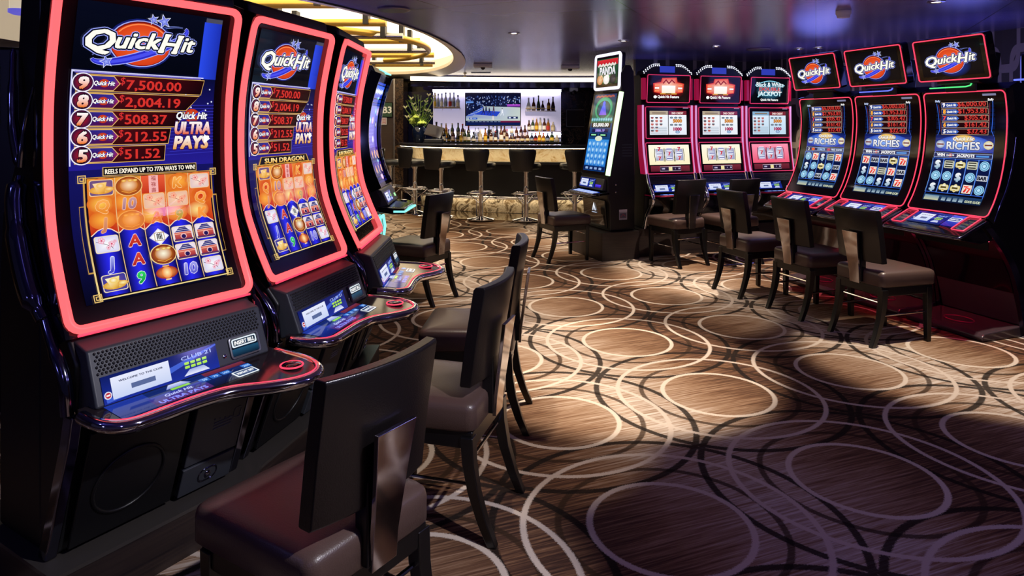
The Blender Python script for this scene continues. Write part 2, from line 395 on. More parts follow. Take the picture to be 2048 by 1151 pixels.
class Pic:
    H = 0.0006
    def __init__(s): s.bm = bmesh.new(); s.cl = s.bm.verts.layers.float_color.new('Col')
    def _v(s, u, v, L, c):
        x = s.bm.verts.new((u, v, L * s.H)); x[s.cl] = (*lin(c), 1); return x
    def poly(s, pts, c, L, cc=None):
        cs = c if isinstance(c, list) else [c] * len(pts)
        s.bm.faces.new([s._v(p[0], p[1], L, k) for p, k in zip(pts, cs)])
    def rect(s, u0, v0, u1, v1, c, L, top=None):
        t = top or c
        s.poly([(u0, v0), (u1, v0), (u1, v1), (u0, v1)], [c, c, t, t], L)
    def hrect(s, u0, v0, u1, v1, a, b, L):     # horizontal gradient
        s.poly([(u0, v0), (u1, v0), (u1, v1), (u0, v1)], [a, b, b, a], L)
    def fan(s, pts, c, cc, L):
        x = sum(p[0] for p in pts) / len(pts); y = sum(p[1] for p in pts) / len(pts); m_ = s._v(x, y, L, cc)
        vs = [s._v(p[0], p[1], L, c) for p in pts]
        for i in range(len(vs)): s.bm.faces.new((vs[i], vs[(i + 1) % len(vs)], m_))
    def ell(s, u, v, ru, rv, c, L, cc=None, n=28, rot=0.0):
        pts = [(u + ru * math.cos(a) * math.cos(rot) - rv * math.sin(a) * math.sin(rot), v + ru * math.cos(a) * math.sin(rot) + rv * math.sin(a) * math.cos(rot)) for a in (2 * PI * k / n for k in range(n))]
        s.fan(pts, c, cc or c, L)
    def path(s, pts, w, c, L, closed=False):
        P = [Vector(p) for p in pts]; N = len(P); a_, b_ = [], []
        ws = w if isinstance(w, list) else [w] * N
        for i in range(N):
            p0 = P[i - 1] if (i > 0 or closed) else P[i]; p1 = P[(i + 1) % N] if (i < N - 1 or closed) else P[i]
            d = (p1 - p0); d = d.normalized() if d.length else Vector((1, 0)); nrm = Vector((-d.y, d.x)) * ws[i] / 2
            if 0 < i < N - 1 or closed:
                e = (P[i] - P[i - 1]).normalized(); k = abs(nrm.normalized().dot(Vector((-e.y, e.x)))) if e.length else 1
                nrm /= max(k, 0.5)
            a_.append(P[i] + nrm); b_.append(P[i] - nrm)
        for i in range(N if closed else N - 1):
            j = (i + 1) % N; s.poly([b_[i], b_[j], a_[j], a_[i]], c, L)
    def frame(s, u0, v0, u1, v1, w, c, L): s.path([(u0, v0), (u1, v0), (u1, v1), (u0, v1)], w, c, L, True)
    def rr(s, u0, v0, u1, v1, r, n=3):
        out = []
        for cx, cy, a0 in ((u1 - r, v0 + r, -90), (u1 - r, v1 - r, 0), (u0 + r, v1 - r, 90), (u0 + r, v0 + r, 180)):
            for k in range(n + 1):
                a = math.radians(a0 + 90 * k / n); out.append((cx + r * math.cos(a), cy + r * math.sin(a)))
        return out
    def star(s, u, v, r, c, L, rot=0.3, cc=None):
        s.fan([(u + (r if k % 2 == 0 else r * 0.42) * math.cos(PI / 2 + rot + k * PI / 5), v + (r if k % 2 == 0 else r * 0.42) * math.sin(PI / 2 + rot + k * PI / 5)) for k in range(10)], c, cc or c, L)
    def text(s, t, u, v, size, c, L, al='c', shear=0.0, bold=0.0, sx=1.0, top=None, out=None, ow=0.03, rise=0.0, width=None):
        vs, fs, x0, x1 = glyphs(t, shear)
        if width: sx = width / max((x1 - x0) * size, 1e-6)
        off = {'c': -(x0 + x1) / 2, 'l': -x0, 'r': -x1}[al]
        def put(vs, fs, col, top, L):
            a, b = lin(col), lin(top or col); r = []
            for x, y in vs:
                k = min(max(y / 0.73, 0), 1)
                q = s.bm.verts.new((u + (x + off) * size * sx, v + y * size + (x + off) * size * sx * rise, L * s.H))
                q[s.cl] = (*(a[i] * (1 - k) + b[i] * k for i in range(3)), 1); r.append(q)
            for f in fs:
                try: s.bm.faces.new([r[i] for i in f])
                except ValueError: pass
        if out:
            for k in range(8):
                q = 2 * PI * k / 8; e = ow + bold; cx, cy = e * math.cos(q) / max(sx, 1), e * math.sin(q)
                put([(x + cx, y + cy) for x, y in vs], fs, out, None, L - 0.6 + .02 * k)
        if bold:
            for k, (cx, cy) in enumerate(((-1, -.6), (1, -.6), (-1, .6), (1, .6))): put([(x + cx * bold, y + cy * bold) for x, y in vs], fs, c, top, L - .3 + .05 * k)
        put(vs, fs, c, top, L)
        return (x1 - x0) * size * sx
    def cut(s, step):
        """Slice every face into bands of height step, so that it can follow a curved front."""
        bmesh.ops.triangulate(s.bm, faces=s.bm.faces); old = s.bm; nb = bmesh.new(); cl = nb.verts.layers.float_color.new('Col')
        def clip(P, y, up):
            o = []
            for i in range(len(P)):
                p, q = P[i - 1], P[i]; a, b = (p[1] - y, q[1] - y) if up else (y - p[1], y - q[1])
                if (a >= 0) != (b >= 0):
                    t = a / (a - b); o.append(tuple(x + (z - x) * t for x, z in zip(p, q)))
                if b >= 0: o.append(q)
            return o
        for f in old.faces:
            P = [(*v.co, *v[s.cl]) for v in f.verts]; k0 = math.floor(min(p[1] for p in P) / step); k1 = math.floor(max(p[1] for p in P) / step)
            for k in range(k0, k1 + 1):
                Q = P
                if k > k0: Q = clip(Q, k * step, True)
                if k < k1 and Q: Q = clip(Q, (k + 1) * step, False)
                if len(Q) < 3: continue
                vs = []
                for p in Q:
                    v = nb.verts.new(p[:3]); v[cl] = p[3:]; vs.append(v)
                nb.faces.new(vs)
        old.free(); s.bm = nb; s.cl = cl
    def done(s, name, fn, parent, step=None, mt='screen'):
        if step: s.cut(step)
        for v in s.bm.verts: v.co = fn(v.co.x, v.co.y, v.co.z)
        bmesh.ops.recalc_face_normals(s.bm, faces=s.bm.faces)
        me = bpy.data.meshes.new(name); s.bm.to_mesh(me); s.bm.free(); me.materials.append(M[mt])
        o = bpy.data.objects.new(name, me); COL.objects.link(o); o.parent = parent
        return o

class Face:
    """A curved front: a side profile (y, z), bottom to top, carried across the width."""
    def __init__(s, prof, n=8):
        s.p = [(q.x, q.y) for q in catmull([(a, b) for a, b in prof], n)]
        s.t = [0.0]
        for a, b in zip(s.p, s.p[1:]): s.t.append(s.t[-1] + math.hypot(b[0] - a[0], b[1] - a[1]))
        s.T = s.t[-1]
    def at(s, t):
        t = min(max(t, 0.0), s.T)
        for i in range(len(s.t) - 1):
            if t <= s.t[i + 1] or i == len(s.t) - 2:
                k = (t - s.t[i]) / (s.t[i + 1] - s.t[i]); a, b = s.p[i], s.p[i + 1]
                def tg(j):
                    c, d = s.p[max(j - 1, 0)], s.p[min(j + 1, len(s.p) - 1)]; l = math.hypot(d[0] - c[0], d[1] - c[1]); return (d[0] - c[0]) / l, (d[1] - c[1]) / l
                t0, t1 = tg(i), tg(i + 1); ty, tz = t0[0] + (t1[0] - t0[0]) * k, t0[1] + (t1[1] - t0[1]) * k
                return a[0] + (b[0] - a[0]) * k, a[1] + (b[1] - a[1]) * k, -tz, ty
    def map(s, u, t, h):
        y, z, ny, nz = s.at(t); return (u, y + ny * h, z + nz * h)
    def sheet(s, g, u0, u1, t0, t1, h=0.0, mi=0, n=40):
        rows = [[s.map(u0, t0 + (t1 - t0) * k / n, h), s.map(u1, t0 + (t1 - t0) * k / n, h)] for k in range(n + 1)]
        g.loft(rows, mi, closed=False)
    def loop(s, u0, u1, t0, t1, r, h):
        pts = []
        base = Pic.rr(None, u0, t0, u1, t1, r, 5)
        for a, b in zip(base, base[1:] + base[:1]):
            n = max(1, int(math.hypot(b[0] - a[0], b[1] - a[1]) / 0.03))
            for k in range(n): pts.append(s.map(a[0] + (b[0] - a[0]) * k / n, a[1] + (b[1] - a[1]) * k / n, h))
        return pts
# ------------------------------------------------------------------ pictures on the screens
def logo(S, u, v, k, L, q=.84):
    """Oval sign: orange disc, blue orbit band, stars, white slanted words. k = half width of the disc."""
    S.ell(u, v, 1.34 * k, q * 1.18 * k, '16206e', L)
    S.ell(u, v, 1.26 * k, q * 1.10 * k, 'a8b4ff', L + 1)
    S.ell(u, v, 1.22 * k, q * 1.06 * k, '7a1810', L + 2)
    S.ell(u, v - .02 * k, 1.18 * k, q * 1.0 * k, 'd83c18', L + 3, cc='f4682c')
    S.path([(u + 1.08 * k * math.cos(math.radians(t)), v + q * .92 * k * math.sin(math.radians(t))) for t in range(30, 151, 12)], .05 * k, 'ff8a4a', L + 3.5)
    def orbit(w, a0, a1, col, L, n=26):
        pts, ws = [], []
        for i in range(n + 1):
            a = math.radians(a0 + (a1 - a0) * i / n); x, y = 1.95 * k * math.cos(a), 0.44 * k * math.sin(a); r = 0.38
            pts.append((u + x * math.cos(r) - y * math.sin(r), v + x * math.sin(r) + y * math.cos(r)))
            ws.append(w * k * (0.35 + 0.65 * math.sin(PI * i / n)))
        S.path(pts, ws, col, L)
    orbit(0.10, 20, 165, '8fa0ff', L - 0.4); orbit(0.06, 20, 165, '0c1030', L - 0.2)
    orbit(0.36, 178, 372, 'aab4ff', L + 4); orbit(0.30, 180, 370, '2c2cc8', L + 5); orbit(0.14, 184, 366, '4a50f0', L + 6)
    for x, y, r in ((0.34, q * 1.22, 0.19), (0.78, q * 1.18, 0.26), (-1.30, -0.80, 0.22)):
        S.star(u + x * k, v + y * k, r * k * 1.25, 'dfe4ff', L + 7); S.star(u + x * k, v + y * k, r * k, '3a46d0', L + 8, cc='aab8ff')
    words = (('Q', -2.10, -.36, 1.12, 1.02, 0), ('uick', -1.02, -.24, .90, 1.74, .06), ('H', .70, -.26, 1.06, .92, 0), ('it', 1.64, -.16, .90, .56, .06))
    for col, e, Lq in (('9aa6ff', .085 * k, L + 9), ('080a24', .055 * k, L + 10.5), ('fffdf2', 0, L + 12)):
        for n in range(8 if e else 1):
            ex, ey = e * math.cos(PI * n / 4), e * math.sin(PI * n / 4); Lz = Lq + .03 * n
            for t, x, y, z, wd, rs in words:
                S.text(t, u + x * k + ex, v + y * k + ey, z * k, col, Lz, 'l', 0.28, 0.03, rise=rs, width=wd * k)
            for x, y in ((.635, -.26), (1.20, -.26), (.86, .42), (1.42, .42)):        # slab serifs of the tall letter
                x = u + x * k + ex; y = v + y * k + ey
                S.poly([(x, y), (x + .25 * k, y), (x + .28 * k, y + .09 * k), (x + .03 * k, y + .09 * k)], col, Lz)

def mini_logo(S, u, v, k, L):
    S.ell(u, v, 0.55 * k, 0.45 * k, 'c03018', L, cc='f06028')
    S.path([(u - 0.9 * k, v - 0.35 * k), (u, v - 0.1 * k), (u + 0.9 * k, v + 0.4 * k)], [0.05 * k, 0.2 * k, 0.05 * k], '3030c8', L + 1)
    S.text('Quick Hit', u, v - 0.22 * k, 0.66 * k, 'ffffff', L + 3, 'c', 0.28, 0.03, out='10103a', ow=0.06, width=2.2 * k)

def pay_row(S, n, amt, u0, v0, u1, v1, L, slant, border='e8b860'):
    h = v1 - v0; c = (v0 + v1) / 2
    S.poly([(u0, v0), (u1 - slant, v0), (u1, v1), (u0, v1)], border, L)
    e = 0.0022
    S.poly([(u0 + e, v0 + e), (u1 - slant - e, v0 + e), (u1 - e, v1 - e), (u0 + e, v1 - e)], ['3a0a10', '14040a', '200408', '5a1018'], L + 1)
    a = u0 + 0.125
    S.poly([(u0, v0 + 2 * e), (a - 0.012, v0 + 2 * e), (a + 0.008, c), (a - 0.012, v1 - 2 * e), (u0, v1 - 2 * e)], ['1a1a70', '5a1040', 'a02060', '30309a', '1a1a70'], L + 2)
    S.path([(u0 + 0.04, v0 + 2 * e), (a - 0.012, v0 + 2 * e), (a + 0.008, c), (a - 0.012, v1 - 2 * e), (u0 + 0.04, v1 - 2 * e)], 0.0022, 'f0c070', L + 3)
    mini_logo(S, u0 + 0.084, c, 0.029, L + 3)
    S.ell(u0 + 0.020, c, 0.032, h * 0.56, 'f4f0ff', L + 4); S.ell(u0 + 0.020, c, 0.029, h * 0.50, '2a1238', L + 5, cc='b01820')
    S.text(n, u0 + 0.022, c - h * 0.36, h * 0.98, 'f07820', L + 7, 'c', 0.12, 0.05, top='ffffff', out='180818', ow=0.06, sx=1.15)
    S.text('$', a + 0.016, c - h * 0.02, h * 0.62, 'd83030', L + 3, 'c', 0.1, 0.0)
    return a + 0.028

def led(S, t, u, v, h, L, col='d8322c', width=None, al='l'):
    S.text(t, u, v, h / 0.73, col, L, al, 0.0, 0.02, width=width)

def sym_card(S, u, v, w, h, L, kind, fade=0.0):
    """One reel picture centred on (u, v)."""
    def q(c):    # veiled by the flame above
        if not fade: return c
        a = tuple(int(c[i:i + 2], 16) for i in (0, 2, 4)); b = (255, 150, 60)
        return '%02x%02x%02x' % tuple(int(x * (1 - fade) + y * fade) for x, y in zip(a, b))
    if kind in ('blossom', 'temple', 'ingot'):
        S.fan(S.rr(u - w * .46, v - h * .44, u + w * .46, v + h * .44, w * .09), q('f4e0b8'), q('f4e0b8'), L)
    if kind == 'blossom':
        S.fan(S.rr(u - w * .43, v - h * .40, u + w * .43, v + h * .40, w * .08), q('d8d4f0'), q('ffffff'), L + 1)
        S.path([(u - w * .40, v + h * .16), (u - w * .1, v + h * .02), (u + w * .12, v - h * .14), (u + w * .2, v - h * .26)], w * .02, q('503050'), L + 2)
        for x, y, r in ((-.2, .2, .13), (.16, -.02, .12), (.02, -.2, .08), (.3, .1, .07)):
            for k in range(5):
                a = 2 * PI * k / 5; S.ell(u + w * x + r * w * .6 * math.cos(a), v + h * y + r * w * .6 * math.sin(a), r * w * .5, r * w * .5, q('e890b0'), L + 3, cc=q('fff0f4'), n=8)
            S.ell(u + w * x, v + h * y, r * w * .25, r * w * .25, q('d04060'), L + 4, n=8)
    elif kind == 'temple':
        S.fan(S.rr(u - w * .43, v - h * .40, u + w * .43, v + h * .40, w * .08), q('e8d8e8'), q('ffffff'), L + 1)
        for k, (y, ww) in enumerate(((.10, .36), (.20, .27), (.29, .19))):
            S.poly([(u - w * ww, v + h * y), (u + w * ww, v + h * y), (u + w * ww * .72, v + h * (y + .08)), (u - w * ww * .72, v + h * (y + .08))], [q('3c3a90')] * 2 + [q('20205a')] * 2, L + 2 + k)
        S.rect(u - w * .38, v - h * .32, u + w * .38, v + h * .08, q('a02838'), L + 2, top=q('d86858'))
        S.rect(u - w * .38, v - h * .04, u + w * .38, v + h * .01, q('f0a890'), L + 3)
        S.ell(u, v - h * .16, w * .14, h * .15, q('f0b8b8'), L + 4); S.ell(u, v - h * .18, w * .10, h * .12, q('241858'), L + 5)
        S.rect(u - w * .42, v - h * .40, u + w * .42, v - h * .30, q('583060'), L + 3)
    elif kind == 'ingot':
        S.fan(S.rr(u - w * .43, v - h * .40, u + w * .43, v + h * .40, w * .08), q('3a3898'), q('7050a0'), L + 1)
        S.ell(u - w * .02, v - h * .12, w * .44, h * .22, q('d89a28'), L + 2, cc=q('ffe890'))
        S.poly([(u - w * .34, v + h * .25), (u + w * .2, v + h * .3), (u + w * .1, v - h * .3), (u - w * .12, v - h * .34)], [q('fff8d0'), q('ffe890'), q('c88820'), q('e8b040')], L + 3)
        S.ell(u + w * .28, v - h * .08, w * .2, h * .12, q('e0a030'), L + 4, cc=q('fff4b0'))
        S.ell(u - w * .05, v + h * .12, w * .15, h * .14, q('f0c850'), L + 4, cc=q('fff8d8'))
    elif kind == 'coin':
        S.ell(u, v, w * .56, h * .56, q('f4d890'), L + 6); S.ell(u, v, w * .52, h * .52, q('7a2410'), L + 7, cc=q('e08828'))
        S.ell(u, v + h * .04, w * .36, h * .38, q('c06c1c'), L + 8, cc=q('fffbe0')); S.path([(u - w * .3, v - h * .28), (u, v - h * .4), (u + w * .3, v - h * .28)], w * .03, q('e8a040'), L + 8)
        for x in (-.2, .05, .25): S.ell(u + w * x, v + h * .3, w * .10, h * .07, q('d8a030'), L + 9, cc=q('fff0a0'), n=10)
    elif kind == 'lantern':
        S.ell(u, v, w * .46, h * .34, q('a02010'), L + 2, cc=q('ffb060')); S.ell(u, v, w * .22, h * .32, q('f08030'), L + 3, cc=q('fff0b0'))
        S.rect(u - w * .14, v + h * .32, u + w * .14, v + h * .40, q('e0b070'), L + 4); S.rect(u - w * .12, v - h * .42, u + w * .12, v - h * .34, q('f0d0a0'), L + 4)
    elif kind == 'dragon':
        S.poly([(u - w * .42, v), (u, v - h * .46), (u + w * .42, v), (u, v + h * .46)], q('e8e4f4'), L + 2)
        S.poly([(u - w * .34, v), (u, v - h * .38), (u + w * .34, v), (u, v + h * .38)], q('ffffff'), L + 3)
        S.frame(u - w * .2, v - h * .22, u + w * .2, v + h * .22, w * .03, q('b09050'), L + 4)
        S.text('龍', u, v - h * .13, h * .36, q('181008'), L + 5, bold=0.02)
    elif kind == 'scroll':
        S.rect(u - w * .5, v - h * .5, u + w * .5, v + h * .5, q('c02818'), L + 1, top=q('e85838'))
        S.rect(u - w * .2, v - h * .5, u + w * .2, v + h * .5, q('f4b8c0'), L + 2)
        for k, ch in enumerate('福祿壽'): S.text(ch, u, v + h * (.22 - .34 * k), h * .30, q('a03038'), L + 3, bold=0.01)
    else:
        col, top, out = {'A': ('b02018', 'e04830', 'ffd8c8'), '9': ('0c9838', '30d868', 'e0ffe8'), 'J': ('4848c8', 'a8b0f0', 'f0f0ff'), '10': ('5858c8', 'a8a8f0', 'f0e8ff'), 'Q': ('e08828', 'ffc070', 'ffe8c0'), 'K': ('e08020', 'ffc060', 'ffe8b0')}[kind]
        S.text(kind, u, v - h * .30, h * .86, q(col), L + 3, 'c', 0.15, 0.035, top=q(top), out=q(out), ow=0.035, sx=1.05)

def flame_screen(S, x0, y0, w, h, banner):
    """Tall curved picture of the red-framed machines."""
    X = lambda a: x0 + a * w
    Y = lambda b: y0 + (1 - b) * h      # b runs from the top
    S.rect(X(0), Y(1), X(1), Y(.55), '05061c', 0, top='141460')
    S.rect(X(0), Y(.56), X(1), Y(.22), '241c90', 1, top='060a28')
    S.rect(X(0), Y(.225), X(1), Y(0), '03050f', 2, top='060a1c')
    S.hrect(X(.86), Y(.235), X(1), Y(.02), '2a4ae8', '1c30b0', 3)                     # light-blue strip at the side
    S.rect(X(.87), Y(.02), X(1), Y(.004), '4a4a5c', 3)
    logo(S, X(.42), Y(.125), 0.083 * w / .49, 4)
    # pay table
    S.path([(X(.005), Y(.545)), (X(.005), Y(.232)), (X(.90), Y(.232))], .004, 'd8d8ff', 5)
    S.path([(X(.02), Y(.235)), (X(.88), Y(.235))], .006, '7060c0', 5)
    for k in range(16):
        b = .34 + .012 * k; S.path([(X(.62 + .02 * (k % 3)), Y(b)), (X(1), Y(b - .006))], .0016, '3a38c0', 4)
    for k in range(14):
        S.ell(X(.72 + .26 * random.random()), Y(.27 + .10 * random.random()), .003, .003, 'dfe4ff', 6, n=8)
    rows = [('9', '7,500.00', .91, .02), ('8', '2,004.19', .88, .10), ('7', '508.37', .77, .06), ('6', '212.55', .67, .02), ('5', '51.52', .63, .01)]
    for k, (n, amt, e, sl) in enumerate(rows):
        v1, v0 = Y(.240 + .0605 * k), Y(.2975 + .0605 * k)
        a = pay_row(S, n, amt, X(.03), v0, X(e), v1, 6, sl * w)
        led(S, amt, a, v0 + (v1 - v0) * .2, (v1 - v0) * .60, 12, width=.0236 * len(amt))
    mini_logo(S, X(.825), Y(.375), .055 * w / .51, 7)
    S.text('ULTRA', X(.83), Y(.443), .060, 'e06040', 12, 'c', .2, .05, top='ffffff', out='3a0c50', ow=.05, width=.27 * w)
    S.text('PAYS', X(.82), Y(.498), .062, 'e8a040', 12, 'c', .2, .05, top='ffffff', out='3a0c50', ow=.05, width=.27 * w)
    S.poly([(X(.92), Y(.48)), (X(.97), Y(.463)), (X(.92), Y(.445))], 'ffffff', 12)
    # banner over the reels
    if banner.startswith('REELS'):
        S.rect(X(.20), Y(.583), X(.86), Y(.553), 'd8b060', 6); S.rect(X(.205), Y(.581), X(.855), Y(.555), '0c0812', 7)
        S.text(banner, X(.53), Y(.576), .021, 'fff4e0', 9, 'c', 0, .035, width=.63 * w)
    else:
        S.poly([(X(.12), Y(.585)), (X(.92), Y(.585)), (X(.88), Y(.55)), (X(.16), Y(.55))], 'd8a040', 6)
        S.poly([(X(.14), Y(.583)), (X(.90), Y(.583)), (X(.87), Y(.552)), (X(.17), Y(.552))], '100812', 7)
        S.text(banner, X(.52), Y(.579), .028, 'f0b040', 9, 'c', 0, .035, top='fff0b0', width=.62 * w)
    # reels
    rx0, rx1, b0, b1 = .10, .96, .590, .985
    S.rect(X(rx0 - .022), Y(b1 + .008), X(rx1 + .022), Y(b0 - .005), 'f0d890', 6, top='c89038')
    S.rect(X(rx0 - .012), Y(b1 + .004), X(rx1 + .012), Y(b0 - .002), '14081c', 7)
    S.frame(X(rx0 - .05), Y(.90), X(rx1 + .05), Y(.68), .0025, 'c8984a', 5)
    for cx, cy in ((rx0 - .03, b0), (rx1 + .03, b0), (rx0 - .03, b1), (rx1 + .03, b1)):
        S.frame(X(cx) - .011, Y(cy) - .011, X(cx) + .011, Y(cy) + .011, .003, 'e8c070', 9)
        S.frame(X(cx) - .005, Y(cy) - .005, X(cx) + .005, Y(cy) + .005, .0025, 'e8c070', 9)
    cw = (rx1 - rx0) / 5; mid = .775
    tops = [['ingot', 'Q', 'J'], ['coin', '10', 'coin'], ['scroll', 'blossom', 'A'], ['K', 'blossom', '9'], ['blossom', 'Q', 'K']]
    bots = [['blossom', 'J', 'ingot'], ['A', 'A', '9'], ['dragon', 'coin', 'lantern'], ['temple', 'temple', '10'], ['temple', 'temple', 'blossom']]
    for c in range(5):
        a0, a1 = rx0 + cw * c, rx0 + cw * (c + 1); am = (a0 + a1) / 2
        S.hrect(X(a0) + .001, Y(b1), X(am), Y(mid - .03), '08083c', '2a2af0', 8); S.hrect(X(am), Y(b1), X(a1) - .001, Y(mid - .03), '2a2af0', '08083c', 8)
        n = 4; hw = (X(a1) - X(a0)) / n                                               # scalloped lower edge of the flame
        for i in range(n):
            e0, e1 = [mid - .010 + .014 * (1 - abs(2 * t - 1)) * (1 if c % 2 else .9) for t in (i / n, (i + 1) / n)]
            e0, e1 = [mid + .006 - .024 * math.sin(PI * t) for t in (i / n, (i + 1) / n)]
            S.path([(X(a0) + hw * i, Y(e0)), (X(a0) + hw * (i + 1), Y(e1))], .003, 'ffe0c0', 10)
            S.poly([(X(a0) + hw * i, Y(e0)), (X(a0) + hw * (i + 1), Y(e1)), (X(a0) + hw * (i + 1), Y(.69)), (X(a0) + hw * i, Y(.69))], ['c42c10', 'c42c10', 'e06a22', 'e06a22'], 9)
        S.rect(X(a0), Y(.692), X(a1), Y(b0), 'e06a22', 9, top=['e8902c', 'f0a038', 'e05c30', 'e88430', 'f07844'][c])
        for i in range(3):
            S.ell(X(am) + (random.random() - .5) * .03, Y(.62 + .055 * i), .042, .030, 'e06a22', 9.5, cc=random.choice(('ffe48c', 'ffc850', 'ffb040', 'd02c10')))
        hh = .062 * h; ww = cw * w * .96
        for i, k in enumerate(tops[c]): sym_card(S, X(am), Y(.622 + .060 * i), ww, hh, 11, k, fade=(.25, .45, .72)[i] if k != 'scroll' else .1)
        for i, k in enumerate(bots[c]): sym_card(S, X(am), Y(.813 + .0655 * i), ww, hh * 1.06, 12, k)
        if c: S.path([(X(a0), Y(b1)), (X(a0), Y(b0))], .0026, 'e8c088', 10)

